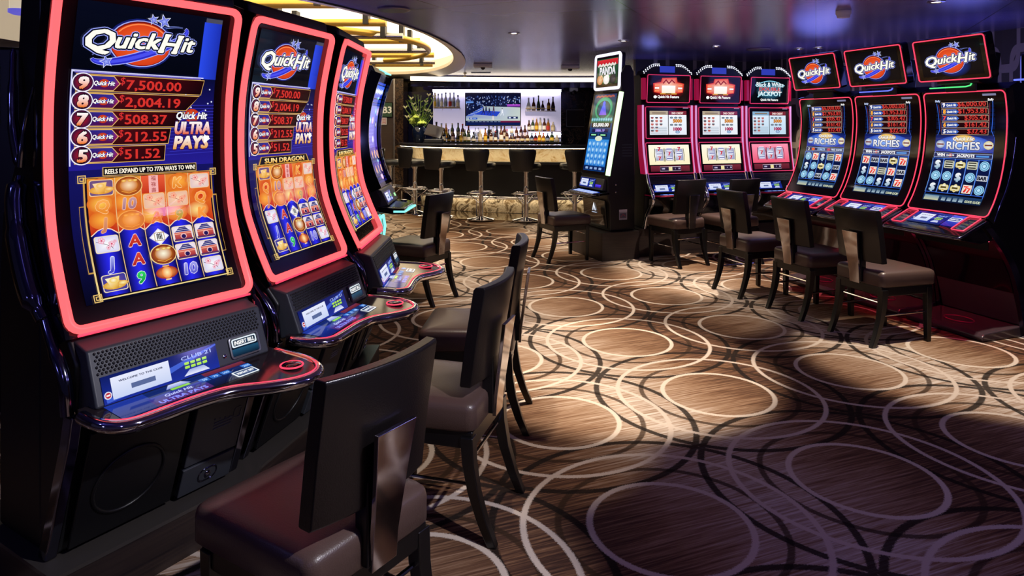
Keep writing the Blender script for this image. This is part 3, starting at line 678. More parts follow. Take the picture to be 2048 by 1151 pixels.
def riches_screen(S, x0, y0, w, h, variant):
    """Blue picture of the three machines with separate toppers."""
    X = lambda a: x0 + a * w
    Y = lambda b: y0 + (1 - b) * h
    S.rect(X(0), Y(1), X(1), Y(.5), '02040c', 0, top='0a1a4a'); S.rect(X(0), Y(.5), X(1), Y(0), '0a1a4a', 0, top='05070f')
    S.path([(X(.02), Y(.04)), (X(.06), Y(.30)), (X(.02), Y(.36)), (X(.0), Y(.97)), (X(.99), Y(.97)), (X(1), Y(.36)), (X(.95), Y(.30)), (X(.98), Y(.03))], .004, '3a6ae0', 1)
    S.path([(X(.05), Y(.05)), (X(.09), Y(.31))], .003, '8a3040', 1); S.path([(X(.93), Y(.05)), (X(.90), Y(.31))], .003, '8a3040', 1)
    S.text('Bally', X(.0), Y(.025), .022, 'c8d8ff', 3, 'l', .2, .03); S.text('Bally', X(1), Y(.025), .022, 'ffffff', 3, 'r', .2, .03)
    for k, (n, amt) in enumerate((('9', '6,000.00'), ('8', '1,953.81'), ('7', '305.42'), ('6', '161.42'), ('5', '32.43'))):
        v1, v0 = Y(.03 + .063 * k), Y(.085 + .063 * k); c = (v0 + v1) / 2
        S.rect(X(.10), v0, X(.90), v1, 'c8a890', 2); S.rect(X(.105), v0 + .003, X(.895), v1 - .003, '1a0408', 3, top='2a060c')
        S.poly([(X(.105), v0 + .003), (X(.36), v0 + .003), (X(.41), c), (X(.36), v1 - .003), (X(.105), v1 - .003)], ['102a70', '2a50b0', '5080e0', '2a50b0', '102a70'], 4)
        S.text(n, X(.155), v0 + .009, .042, ['f0f0ff', 'ffb040', 'ff5050', 'ffb040', 'ffffff'][k], 6, 'c', .1, .05, out='400c20', ow=.05)
        S.text('Quick Hit', X(.285), c - .007, .023, 'ffffff', 6, 'c', .28, .04, out='20307a', ow=.06, width=.17 * w)
        led(S, '$' + amt, X(.87), v0 + .010, .034, 6, col='d03a34', width=.052 * (len(amt) + 1) * w, al='r')
    S.rect(X(.0), Y(.50), X(1), Y(.345), '1030a0', 2, top='0a1c60'); S.ell(X(.5), Y(.425), .46 * w, .062, '1c48c0', 2.5, cc='8ab8ff')
    S.ell(X(.5), Y(.375), .085, .026, 'e8b040', 4, cc='fff0b0'); S.text('Quick Hit', X(.5), Y(.39), .034, 'fff8e8', 6, 'c', .28, .04, out='30206a', ow=.06, width=.36 * w)
    S.text('RICHES', X(.5), Y(.475), .078, 'c8ccd8', 7, 'c', .0, .03, top='ffffff', out='10206a', ow=.05, width=.56 * w)
    for x, c in ((.1, '8a9ab0'), (.92, 'd8c888')):
        S.ell(X(x), Y(.43), .036, .030, c, 5, cc='e8ecff', n=12); S.rect(X(x) - .026, Y(.437), X(x) + .026, Y(.424), '6a2028', 6)
    S.rect(X(.0), Y(.555), X(1), Y(.512), 'b8d0ff', 3); S.rect(X(.005), Y(.552), X(.995), Y(.515), '0c1c5a', 4)
    if variant == 0:
        S.text('3', X(.08), Y(.547), .030, 'ffffff', 6, bold=.04); S.ell(X(.2), Y(.534), .02, .013, 'e06030', 5); S.text('STARTS', X(.42), Y(.545), .026, 'a8d0ff', 6, bold=.04)
        S.ell(X(.62), Y(.534), .02, .013, 'b03050', 5); S.text('FREE GAMES', X(.83), Y(.544), .022, 'd8e8ff', 6, bold=.03, width=.28 * w)
    else:
        S.text('WIN', X(.13), Y(.546), .030, 'ffffff', 6, bold=.04); mini_logo(S, X(.30), Y(.533), .028, 5)
        S.text('JACKPOTS', X(.56), Y(.546), .029, 'ffffff', 6, bold=.04, width=.30 * w); S.rect(X(.74), Y(.542), X(.95), Y(.526), '4a90e0', 6)
    grids = [['o7$b7', '$ogoB', 'ooBo7'], ['7BBg7', '$7b7B', 'oo$$7'], ['$bgbo', 'oo$oB', '$gg7o']]
    S.rect(X(.0), Y(.905), X(1), Y(.565), '3a6ae0', 3)
    for c in range(5):
        for r in range(3):
            u, v = X(.1 + .2 * c), Y(.622 + .113 * r); k = grids[variant][r][c]; z = .036 * w / .45
            if r == 0: S.rect(X(.2 * c) + .002, Y(.90), X(.2 * c + .2) - .002, Y(.57), '050a20', 4, top='0c1a50')
            if k == 'o':
                S.ell(u, v, z, z, 'a8dcf8', 5, n=20); S.ell(u, v, z * .86, z * .86, '2a6a98', 6, n=20); S.ell(u, v, z * .76, z * .76, '8ac8e8', 7, cc='d0f0ff', n=20)
                S.ell(u, v, z * .46, z * .46, '2a78a8', 8, n=16); S.ell(u, v, z * .34, z * .34, 'c0e8ff', 9, n=16)
            elif k == '$': S.text('$', u, v - z * .78, z * 2.2, '98b8d0', 8, bold=.06, top='ffffff', out='183058', ow=.05)
            elif k == '7':
                S.rect(u - z * .95, v - z * .9, u + z * .95, v + z * .9, 'e8d8c8', 5); S.text('7', u - z * .2, v - z * .7, z * 1.9, 'd02020', 8, bold=.06, top='ff5a40', out='ffffff', ow=.05)
                S.text('7', u + z * .45, v - z * .8, z * 1.5, 'd02020', 10, bold=.06, top='ff5a40', out='ffffff', ow=.05)
            elif k == 'B':
                S.rect(u - z * 1.05, v - z * .55, u + z * 1.05, v + z * .55, 'c8ccd8', 5); S.text('BAR', u, v - z * .36, z, '101020', 7, bold=.05, width=z * 1.8)
            elif k == 'b':
                S.fan(S.rr(u - z * 1.1, v - z * .8, u + z * 1.1, v + z * .8, z * .3), 'b8b8a0', 'e8e8d8', 5)
                for i in (-1, 0, 1): S.rect(u - z * .8, v + z * (.48 * i - .12), u + z * .8, v + z * (.48 * i + .12), '303028', 7)
            elif k == 'g':
                S.fan(S.rr(u - z * 1.05, v - z * .6, u + z * 1.05, v + z * .6, z * .4), 'd8c880', 'fff8d8', 5); S.ell(u, v, z * .5, z * .9, 'e8dca0', 6, cc='ffffff', n=12)
                S.rect(u - z * .62, v - z * .2, u + z * .62, v + z * .2, '5a4a18', 8); S.rect(u - z * .25, v - z * .7, u + z * .25, v - z * .35, 'd8b860', 8)
    for c in range(6): S.path([(X(.2 * c), Y(.905)), (X(.2 * c), Y(.565))], .003, '7ab0ff', 11)
    S.rect(X(0), Y(.995), X(1), Y(.925), '081430', 3, top='20406a'); S.rect(X(.02), Y(.985), X(.28), Y(.935), 'c8c8a0', 4, top='6a90b0')
    for i, a in enumerate((.33, .43, .53, .63)): S.rect(X(a), Y(.98), X(a + .07), Y(.94), 'a8c0d0', 4, top='30506a')
    S.text('GOOD LUCK!', X(.86), Y(.978), .026, 'e8f0c8', 6, 'c', 0, .03, width=.25 * w)

def player_display(S, x0, y0, w, h, card=True):
    X = lambda a: x0 + a * w
    Y = lambda b: y0 + b * h
    S.rect(X(0), Y(0), X(1), Y(1), '1c2f9c', 0, top='0f1c60')
    S.path([(X(.02), Y(.1)), (X(.4), Y(.3)), (X(1), Y(.95))], [.01, .02, .005], '4060d0', 1)
    S.rect(X(.07), Y(.10), X(.55), Y(.88), 'c8d4f4', 2, top='e8ecff')
    S.text('WELCOME TO THE CLUB', X(.31), Y(.66), .10 * h, '28305a', 4, bold=.03, width=.36 * w); S.rect(X(.22), Y(.30), X(.42), Y(.48), '5a6a9a', 3)
    S.ell(X(.035), Y(.30), .030 * w, .030 * w, 'e0e0f0', 3, n=14); S.ell(X(.035), Y(.30), .022 * w, .022 * w, 'c03040', 4, n=14); S.rect(X(.02), Y(.27), X(.05), Y(.33), 'f0e8f0', 5)
    S.text('CLUB 21', X(.80), Y(.70), .2 * h, 'a8b8f0', 4, bold=.02, width=.28 * w)
    for i in range(2):
        for j in range(4): S.rect(X(.68 + .055 * j), Y(.50 - .15 * i), X(.722 + .055 * j), Y(.60 - .15 * i), '98e030', 5, top='c8f060')
    S.poly([(X(.66), Y(.08)), (X(.90), Y(.08)), (X(.85), Y(.30)), (X(.72), Y(.30))], ['e8ecff', 'e8ecff', '98a8e0', '98a8e0'], 4)

# ------------------------------------------------------------------ tall red-framed machine
def lay(o3, ux, uy):
    """Map (u, v, h) onto the plane through o3 spanned by ux, uy."""
    n = Vector(ux).cross(Vector(uy)).normalized(); o3, ux, uy = Vector(o3), Vector(ux), Vector(uy)
    return lambda u, v, h: tuple(o3 + ux * u + uy * v + n * h)

TALL = Face([(0, .67), (.03, .735), (.06, .80), (.09, .875), (.113, .94), (.13, 1.02), (.14, 1.12), (.143, 1.24), (.139, 1.36), (.125, 1.47), (.105, 1.57), (.085, 1.66), (.066, 1.715)])
def deck_outline(w):
    return [(q.x, q.y) for q in catmull([(.0, -.07), (.0, -.13), (.015, -.195), (.06, -.235), (.14, -.24), (.26, -.242), (.36, -.262), (.45, -.315), (.53, -.352), (.60, -.355), (.650, -.32), (.668, -.25), (.655, -.15), (.64, -.07)], 4)]

def tall_machine(loc, rz, label, banner, striped=False, tuck=(0, 0)):
    w = .64; T = TALL.T
    t = thing('slot_machine', label, 'slot machine', loc, rz, 'slot machines with tall curved screens in red light frames')
    g = G()      # cabinet body behind the face
    g.prism_yz([(p[0] + .025, p[1]) for p in TALL.p] + [(.10, 1.765), (.19, 1.785), (.19, 0), (.12, 0), (-.01, .42), (-.03, .60)], .015, w - .015)
    g.build('cabinet', 'black', t, bevel=.012)
    g = G(); g.prism_yz([(.18, 1.78), (.22, 1.79), (.31, 1.72), (.335, 1.5), (.335, 1.2), (.44, 1.0), (.46, .8), (.46, .0), (.18, .0)], .015 + .11 * tuck[0], w - .015 - .11 * tuck[1]); g.build('rear_housing', 'black', t, bevel=.012)
    g = G(); TALL.sheet(g, .006, w - .006, .0, T, -.004)
    g2 = G(); n = 40
    for a, b in ((.0, .012), (w - .012, w)):      # side cheeks of the face
        rows = [[TALL.map(a, T * k / n, .004), TALL.map(b, T * k / n, .004), TALL.map(b, T * k / n, -.05), TALL.map(a, T * k / n, -.05)] for k in range(n + 1)]
        g2.loft(rows); g2.build('face_edge', 'gloss', t, smooth=60); g2 = G()
    g.build('bezel', 'bezel', t, smooth=60)
    G().tube(TALL.loop(.016, w - .016, .018, T - .016, .035, .008), .0135, 8, closed=True).build('light_tube', 'red_tube', t, smooth=80)
    S = Pic(); flame_screen(S, .075, .085, w - .15, T - .135, banner)
    S.done('screen', TALL.map, t, step=.03)
    # side fins, dark chrome
    for sx in (-1, 1):
        x = 0 if sx < 0 else w
        if tuck[sx > 0]: x -= sx * .052
        g = G()
        g.tube(catmull([(x + sx * .004, .31, 1.52), (x + sx * .016, .285, 1.40), (x + sx * .022, .265, 1.28), (x + sx * .014, .24, 1.16)], 5), [.006] + [.010] * 4 + [.014] * 5 + [.017] * 5 + [.012], 8)
        g.tube(catmull([(x, .19, 1.40), (x + sx * .014, .215, 1.28), (x + sx * .016, .235, 1.16)], 5), [.004] * 3 + [.007] * 4 + [.011] * 4, 8)
        g.build('side_fin', 'smoke', t, smooth=60)
        g = G()
        g.tube(catmull([(x + sx * .006, .26, 1.13), (x + sx * .024, .245, 1.06), (x + sx * .026, .215, .94), (x + sx * .022, .155, .80), (x + sx * .01, .10, .72)], 6), [.012] * 3 + [.028] * 8 + [.034] * 10 + [.022] * 4, 10)
        g.build('side_fin', 'smoke', t, smooth=60)
        x = 0 if sx < 0 else w
        g = G()
        g.tube(catmull([(x + sx * .004, .12, .74), (x + sx * .014, .045, .66), (x + sx * .012, -.02, .57), (x + sx * .008, -.035, .47)], 6), [.016] * 8 + [.02] * 11, 8)
        g.build('shoulder_trim', 'smoke', t, smooth=60)
        g = G(); a, b = (x - .004, x + .030) if sx < 0 else (x - .030, x + .004)
        g.loft([[(a, y, z), (b, y, z), (b, y + .05, z), (a, y + .05, z)] for y, z in ((-.045, .46), (-.02, .36), (.02, .25), (.065, .12), (.11, .0))])
        g.build('leg_post', 'smoke', t, bevel=.006)
    # speaker slope with player display and bill slot
    PT, PB = (-.058, .640), (-.115, .487)
    g = G(); g.prism_yz([(.03, .665), (PT[0], PT[1]), (PB[0], PB[1]), (-.02, .46), (.08, .56)], .028, w - .028)
    g.build('speaker_panel', 'panel', t, bevel=.008)
    sl = (0, PT[0] - PB[0], PT[1] - PB[1]); L = math.hypot(sl[1], sl[2]); uy = (0, sl[1] / L, sl[2] / L)
    P = lay((0, PB[0], PB[1]), (1, 0, 0), uy)
    g = G()
    if striped:
        for k in range(7): g.box(.05, w - .05, -.0, .004, 0, .006)
        g = G()
        for k in range(7):
            v = L * .56 + k * L * .06; a, b = P(.05, v, .0005), P(w - .05, v, .0005)
            g.tube([a, b], .0032, 6)
    else:
        for r in range(7):
            for c in range(46):
                u = .048 + c * .0119 + (.006 if r % 2 else 0); v = L * .57 + r * L * .06
                if u < w - .045:
                    q = P(u, v, .0); g.ball(q, .0044, 6, 4)
    g.build('speaker_grille', 'black', t, smooth=80)
    S = Pic(); player_display(S, .050, L * .03, .365, L * .48); S.done('player_display', lambda u, v, h: P(u, v, h + .003), t)
    g = G(); fr = [P(u, v, .004) for u, v in Pic.rr(None, .465, L * .10, .575, L * .50, .008)]
    g.tube(fr, .004, 6, closed=True); bz = g.build('bill_slot', 'grey', t)
    S = Pic(); S.fan(S.rr(.468, L * .11, .572, L * .49, .006), '06101c', '0a2038', 0); S.rect(.468, L * .12, .572, L * .27, '0a1c30', 1, top='205070')
    S.fan(S.rr(.472, L * .30, .568, L * .47, .006), 'e8f4ff', 'ffffff', 2); S.fan(S.rr(.477, L * .325, .563, L * .445, .004), '203040', '304868', 3)
    S.text('INSERT BILL', .52, L * .345, L * .11, 'ffffff', 5, bold=.04, width=.078)
    S.done('bill_sign', lambda u, v, h: P(u, v, h + .004), bz)
    g = G(); g.lathe([(.006, -.002), (.006, .003), (.003, .004)], 14)
    g.xform(Matrix.Translation(Vector(P(.440, L * .2, .002))) @ Matrix.Rotation(math.radians(70), 4, 'X')); g.build('card_jack', 'chrome', t)
    g = G(); g.tube([TALL.map(.03, .002, .012), TALL.map(w - .03, .002, .012)], .004, 6); g.build('ledge_light', 'red_neon', t)
    # button deck
    out = deck_outline(w)
    dz = lambda y: .485 + (y + .115) * .10
    g = G(); g.loft([[(x, y, dz(y) - .034) for x, y in out], [(x, y, dz(y)) for x, y in out]])
    dk = g.build('button_deck', 'bezel', t)
    G().tube([(x, y, dz(y) - .012) for x, y in out[2:-2]], .0185, 10).build('deck_rim', 'chrome', dk, smooth=80)
    G().tube([(x, y + .010, dz(y) + .0045) for x, y in out[8:46]], .0030, 6).build('deck_light', 'red_neon', dk, smooth=80)
    S = Pic()
    S.rect(.05, -.215, .50, -.105, '0a1030', 0, top='142a70'); S.rect(.05, -.215, .16, -.11, '0a1c6a', 1, top='2038a0')
    S.rect(.15, -.212, .33, -.15, '5a2050', 1, top='2a3aa0'); S.text('ULTRA PAYS', .24, -.205, .026, '8a90ff', 3, bold=.04, width=.15); S.text('Quick Hit', .24, -.175, .022, 'c0c8ff', 3, 'c', .28, .03)
    S.poly([(.22, -.135), (.30, -.135), (.28, -.11), (.24, -.11)], ['90a0e0', '90a0e0', 'd8e0ff', 'd8e0ff'], 2); S.rect(.23, -.150, .29, -.138, '90d840', 3)
    for k, n in enumerate(('50', '75', '100', '150', '200')):
        u = .335 + .038 * k
        if k != 3: S.rect(u - .016, -.165, u + .016, -.140, '2050a0', 1, top='3878d8'); S.text(n, u, -.159, .016, 'a8d0ff', 3, bold=.03)
    S.rect(.35, -.135, .50, -.112, '602030', 1, top='803040')
    S.fan(S.rr(.415, -.215, .495, -.172, .006), 'f0f8ff', 'ffffff', 3); S.fan(S.rr(.420, -.210, .490, -.177, .004), '203a6a', '3a5a90', 4); S.text('REPEAT BET', .455, -.200, .018, 'ffffff', 6, bold=.03, width=.060)
    S.done('deck_screen', lambda u, v, h: (u, v, dz(v) + .0008 + h), dk)
    g = G(); g.lathe([(.034, 0), (.034, .006), (.030, .009), (.0005, .010)], 28, .585, -.262, dz(-.262)); sb = g.build('spin_button', 'gloss', dk, smooth=50)
    G().tube([(.585 + .037 * math.cos(a), -.262 + .037 * math.sin(a), dz(-.262) + .006) for a in (2 * PI * k / 28 for k in range(28))], .0030, 6, closed=True).build('button_ring', 'red_neon', sb, smooth=80)
    # lower door
    def fr_y(z): return -.035 + .155 * (1 - z / .44)
    q = lay((0, fr_y(0) - .012, 0), (1, 0, 0), tuple(Vector((0, fr_y(.44) - fr_y(0), .44)).normalized()))
    g = G(); g.loft([[q(.05, .02, 0), q(.37, .02, 0), q(.37, .42, 0), q(.05, .42, 0)], [q(.05, .02, .012), q(.37, .02, .012), q(.37, .42, .012), q(.05, .42, .012)]]); g.build('belly_door', 'black', t, bevel=.004)
    g = G(); g.loft([[q(.39, .14, 0), q(.59, .14, 0), q(.59, .42, 0), q(.39, .42, 0)], [q(.39, .14, .02), q(.59, .14, .02), q(.59, .42, .02), q(.39, .42, .02)]]); bd = g.build('cash_door', 'panel', t, bevel=.004)
    g = G()
    for k in range(4): a = q(.47 + .02 * k, .30 - .004 * k, .021); g.ball(a, .003, 6, 4)
    for k in range(3): g.tube([q(.47, .26 + .012 * k, .021), q(.54, .26 + .012 * k, .021)], .0018, 5)
    g.tube([q(*c, .021) for c in Pic.rr(None, .545, .275, .572, .315, .006)], .0015, 5, closed=True); g.build('door_emblem', 'grey', bd)
    g = G(); g.loft([[q(.39, .02, 0), q(.59, .02, 0), q(.59, .13, 0), q(.39, .13, 0)], [q(.39, .02, .02), q(.59, .02, .02), q(.59, .13, .02), q(.39, .13, .02)]]); bd = g.build('lock_plate', 'panel', t, bevel=.004)
    g = G(); g.tube([q(*c, .021) for c in Pic.rr(None, .455, .05, .525, .10, .022)], .0025, 6, closed=True); c = q(.49, .075, .021); g.ball(c, .012, 10, 6, sy=.5); g.build('lock', 'smoke', bd)
    g = G(); g.tube([q(.20 + .11 * math.cos(a), .20 + .11 * math.sin(a), .013) for a in (2 * PI * k / 32 for k in range(32))], .006, 6, closed=True); g.build('speaker_ring', 'black', t, smooth=80)
    return t
# ------------------------------------------------------------------ curved machines with a separate topper screen
CURVE = Face([(0, .82), (.035, .87), (.075, .935), (.125, 1.05), (.164, 1.19), (.186, 1.34), (.194, 1.48), (.185, 1.60), (.166, 1.69)])
def topper_machine(loc, rz, label, variant, strip):
    w = .63; T = CURVE.T
    t = thing('slot_machine', label, 'slot machine', loc, rz, 'slot machines with curved screens and separate toppers')
    g = G(); g.prism_yz([(p[0] + .02, p[1]) for p in CURVE.p] + [(.30, 1.74), (.46, 1.70), (.56, 1.4), (.60, .9), (.62, .0), (.36, .0), (.34, .16), (.26, .42), (.12, .66), (-.02, .74)], .012, w - .012)
    g.build('cabinet', 'black', t, bevel=.012)
    g = G(); CURVE.sheet(g, .004, w - .004, 0, T, 0); g.build('bezel', 'bezel', t, smooth=60)
    n = 30
    for a, b in ((0, .014), (w - .014, w)):
        g = G(); g.loft([[CURVE.map(a, T * k / n, .005), CURVE.map(b, T * k / n, .005), CURVE.map(b, T * k / n, -.06), CURVE.map(a, T * k / n, -.06)] for k in range(n + 1)]); g.build('face_edge', 'gloss', t, smooth=60)
    G().tube(CURVE.loop(.010, w - .010, .008, T - .010, .03, .006), .0044, 6, closed=True).build('light_line', 'red_neon', t, smooth=80)
    S = Pic(); riches_screen(S, .095, .085, w - .19, T - .145, variant)
    S.rect(w - .17, T - .045, w - .075, T - .030, '8080a0', 2)
    S.done('screen', CURVE.map, t, step=.03)
    # topper: a screen box that leans forward on a yoke
    c0, c1 = (.09, 1.755), (.015, 2.065); uy = Vector((0, c1[0] - c0[0], c1[1] - c0[1])); H = uy.length; uy = tuple(uy.normalized())
    P = lay((0, c0[0], c0[1]), (1, 0, 0), uy); x0, x1 = .035, w - .035
    g = G(); o = Pic.rr(None, x0, 0, x1, H, .022, 4); g.loft([[P(u, v, -.07) for u, v in o], [P(u, v, 0) for u, v in o]])
    q = g.build('topper', 'gloss', t, bevel=.006)
    g = G(); rr = Pic.rr(None, x0 + .010, .010, x1 - .010, H - .010, .018, 5); g.tube([P(u, v, .004) for u, v in rr], .0044, 6, closed=True); g.build('topper_light', 'red_neon', q, smooth=80)
    S = Pic(); S.fan(S.rr(x0 + .05, .04, x1 - .05, H - .035, .006), '04050a', '080a14', 0); S.ell((x0 + x1) / 2 + .02, H * .34, .13, .08, '04050a', 1, cc='1040b0')
    logo(S, (x0 + x1) / 2, H * .48, .088, 2, 1.0); S.done('topper_screen', lambda u, v, h: P(u, v, h + .001), q)
    g = G(); g.box(w / 2 - .12, w / 2 + .12, .15, .26, 1.68, 1.80); g.prism_yz([(.12, 1.74), (.30, 1.70), (.34, 1.95), (.08, 1.98)], w / 2 - .16, w / 2 + .16); g.build('topper_mount', 'black', t, bevel=.01)
    if strip:
        g = G(); g.tube([(.08, .145, 1.715), (.36, .145, 1.715), (.395, .145, 1.722), (.41, .145, 1.745)], .005, 6); g.build('accent_light', strip, t, smooth=80)
    # deck
    sl = lay((0, -.20, .7365), (1, 0, 0), tuple(Vector((0, .18, .08)).normalized())); L = math.hypot(.18, .08)
    g = G(); g.prism_yz([(.02, .82), (-.02, .815), (-.20, .735), (-.245, .715), (-.24, .685), (-.05, .65), (.1, .68)], .01, w - .01); dk = g.build('button_deck', 'gloss', t, bevel=.012)
    g = G(); g.tube(catmull([(.008, .0, .80), (.006, -.12, .755), (.02, -.235, .705), (.10, -.255, .700), (w / 2, -.262, .700), (w - .10, -.255, .700), (w - .02, -.235, .705), (w - .006, -.12, .755), (w - .008, 0, .80)], 6), .010, 8); g.build('deck_rim', 'smoke', dk, smooth=80)
    S = Pic(); S.rect(.14, .045, .40, .20, '0a1850', 0, top='1428a0'); player_display(S, .16, .06, .235, .13)
    S.rect(.405, .05, .50, .20, '2028a0', 0, top='4858e0'); S.fan(S.rr(.412, .115, .495, .165, .006), 'f0f4ff', 'ffffff', 2); S.fan(S.rr(.417, .122, .490, .158, .004), '202a70', '4050b0', 3); S.text('INSERT BILL', .453, .132, .02, 'ffffff', 5, bold=.04, width=.062)
    S.done('deck_screen', lambda u, v, h: sl(u, v, h + .003), dk)
    for u in (.035, w - .125):
        g = G(); g.tube([sl(a, b, .003) for a, b in Pic.rr(None, u, .02, u + .09, .205, .012)], .0035, 6, closed=True); g.build('pad_light', 'red_neon', dk, smooth=80)
    # curved sides, foot tray and its red lamp
    for x in (0, w):
        g = G(); a, b = (x - .006, x + .022) if x == 0 else (x - .022, x + .006)
        cu = catmull([(-.02, .76), (.05, .69), (.15, .58), (.24, .43), (.30, .25), (.33, .10), (.345, .0)], 5)
        g.loft([[(a, p.x - .012, p.y), (b, p.x - .012, p.y), (b, p.x + .05, p.y), (a, p.x + .05, p.y)] for p in cu]); g.build('side_leg', 'smoke', t, smooth=50)
        g = G(); cu = catmull([(.01, .80), (.06, .90), (.13, 1.03), (.185, 1.2), (.215, 1.36)], 6); s_ = 1 if x else -1
        g.tube([(x - s_ * .006, p.x + .05, p.y) for p in cu], [.010] * 6 + [.014] * 12 + [.010] * 7, 8); g.build('side_trim', 'smoke', t, smooth=60)
    g = G(); g.prism_yz([(-.02, .0), (-.03, .03), (.0, .055), (.34, .075), (.36, .0)], .02, w - .02); ft = g.build('foot_tray', 'foot', t, bevel=.01)
    for mt_, cu in (('foot', ((.335, .08), (.315, .17), (.275, .30))), ('gloss', ((.275, .302), (.235, .42), (.17, .53)))):  # paler lower half, black upper half: red glow's falloff put into the colour
        g = G(); g.loft([[(.03, y, z), (w - .03, y, z), (w - .03, y + .02, z), (.03, y + .02, z)] for y, z in cu]); g.build('kick_panel', mt_, t, smooth=50)
    g = G(); g.tube([(w / 2 + .10 * math.cos(a), .14 + .075 * math.sin(a), .067) for a in (2 * PI * k / 28 for k in range(28))], .004, 5, closed=True); g.build('tray_emblem', 'magenta', ft, smooth=80)
    g = G(); g.box(.06, w - .06, .07, .09, .656, .666); g.build('foot_lamp', 'red_foot', t)
    g = G(); g.box(.04, w - .04, .052, .058, .600, .672); g.build('added_lamp_lip', 'black', t)  # lip added to keep the red lamp's light off the seats
    return t

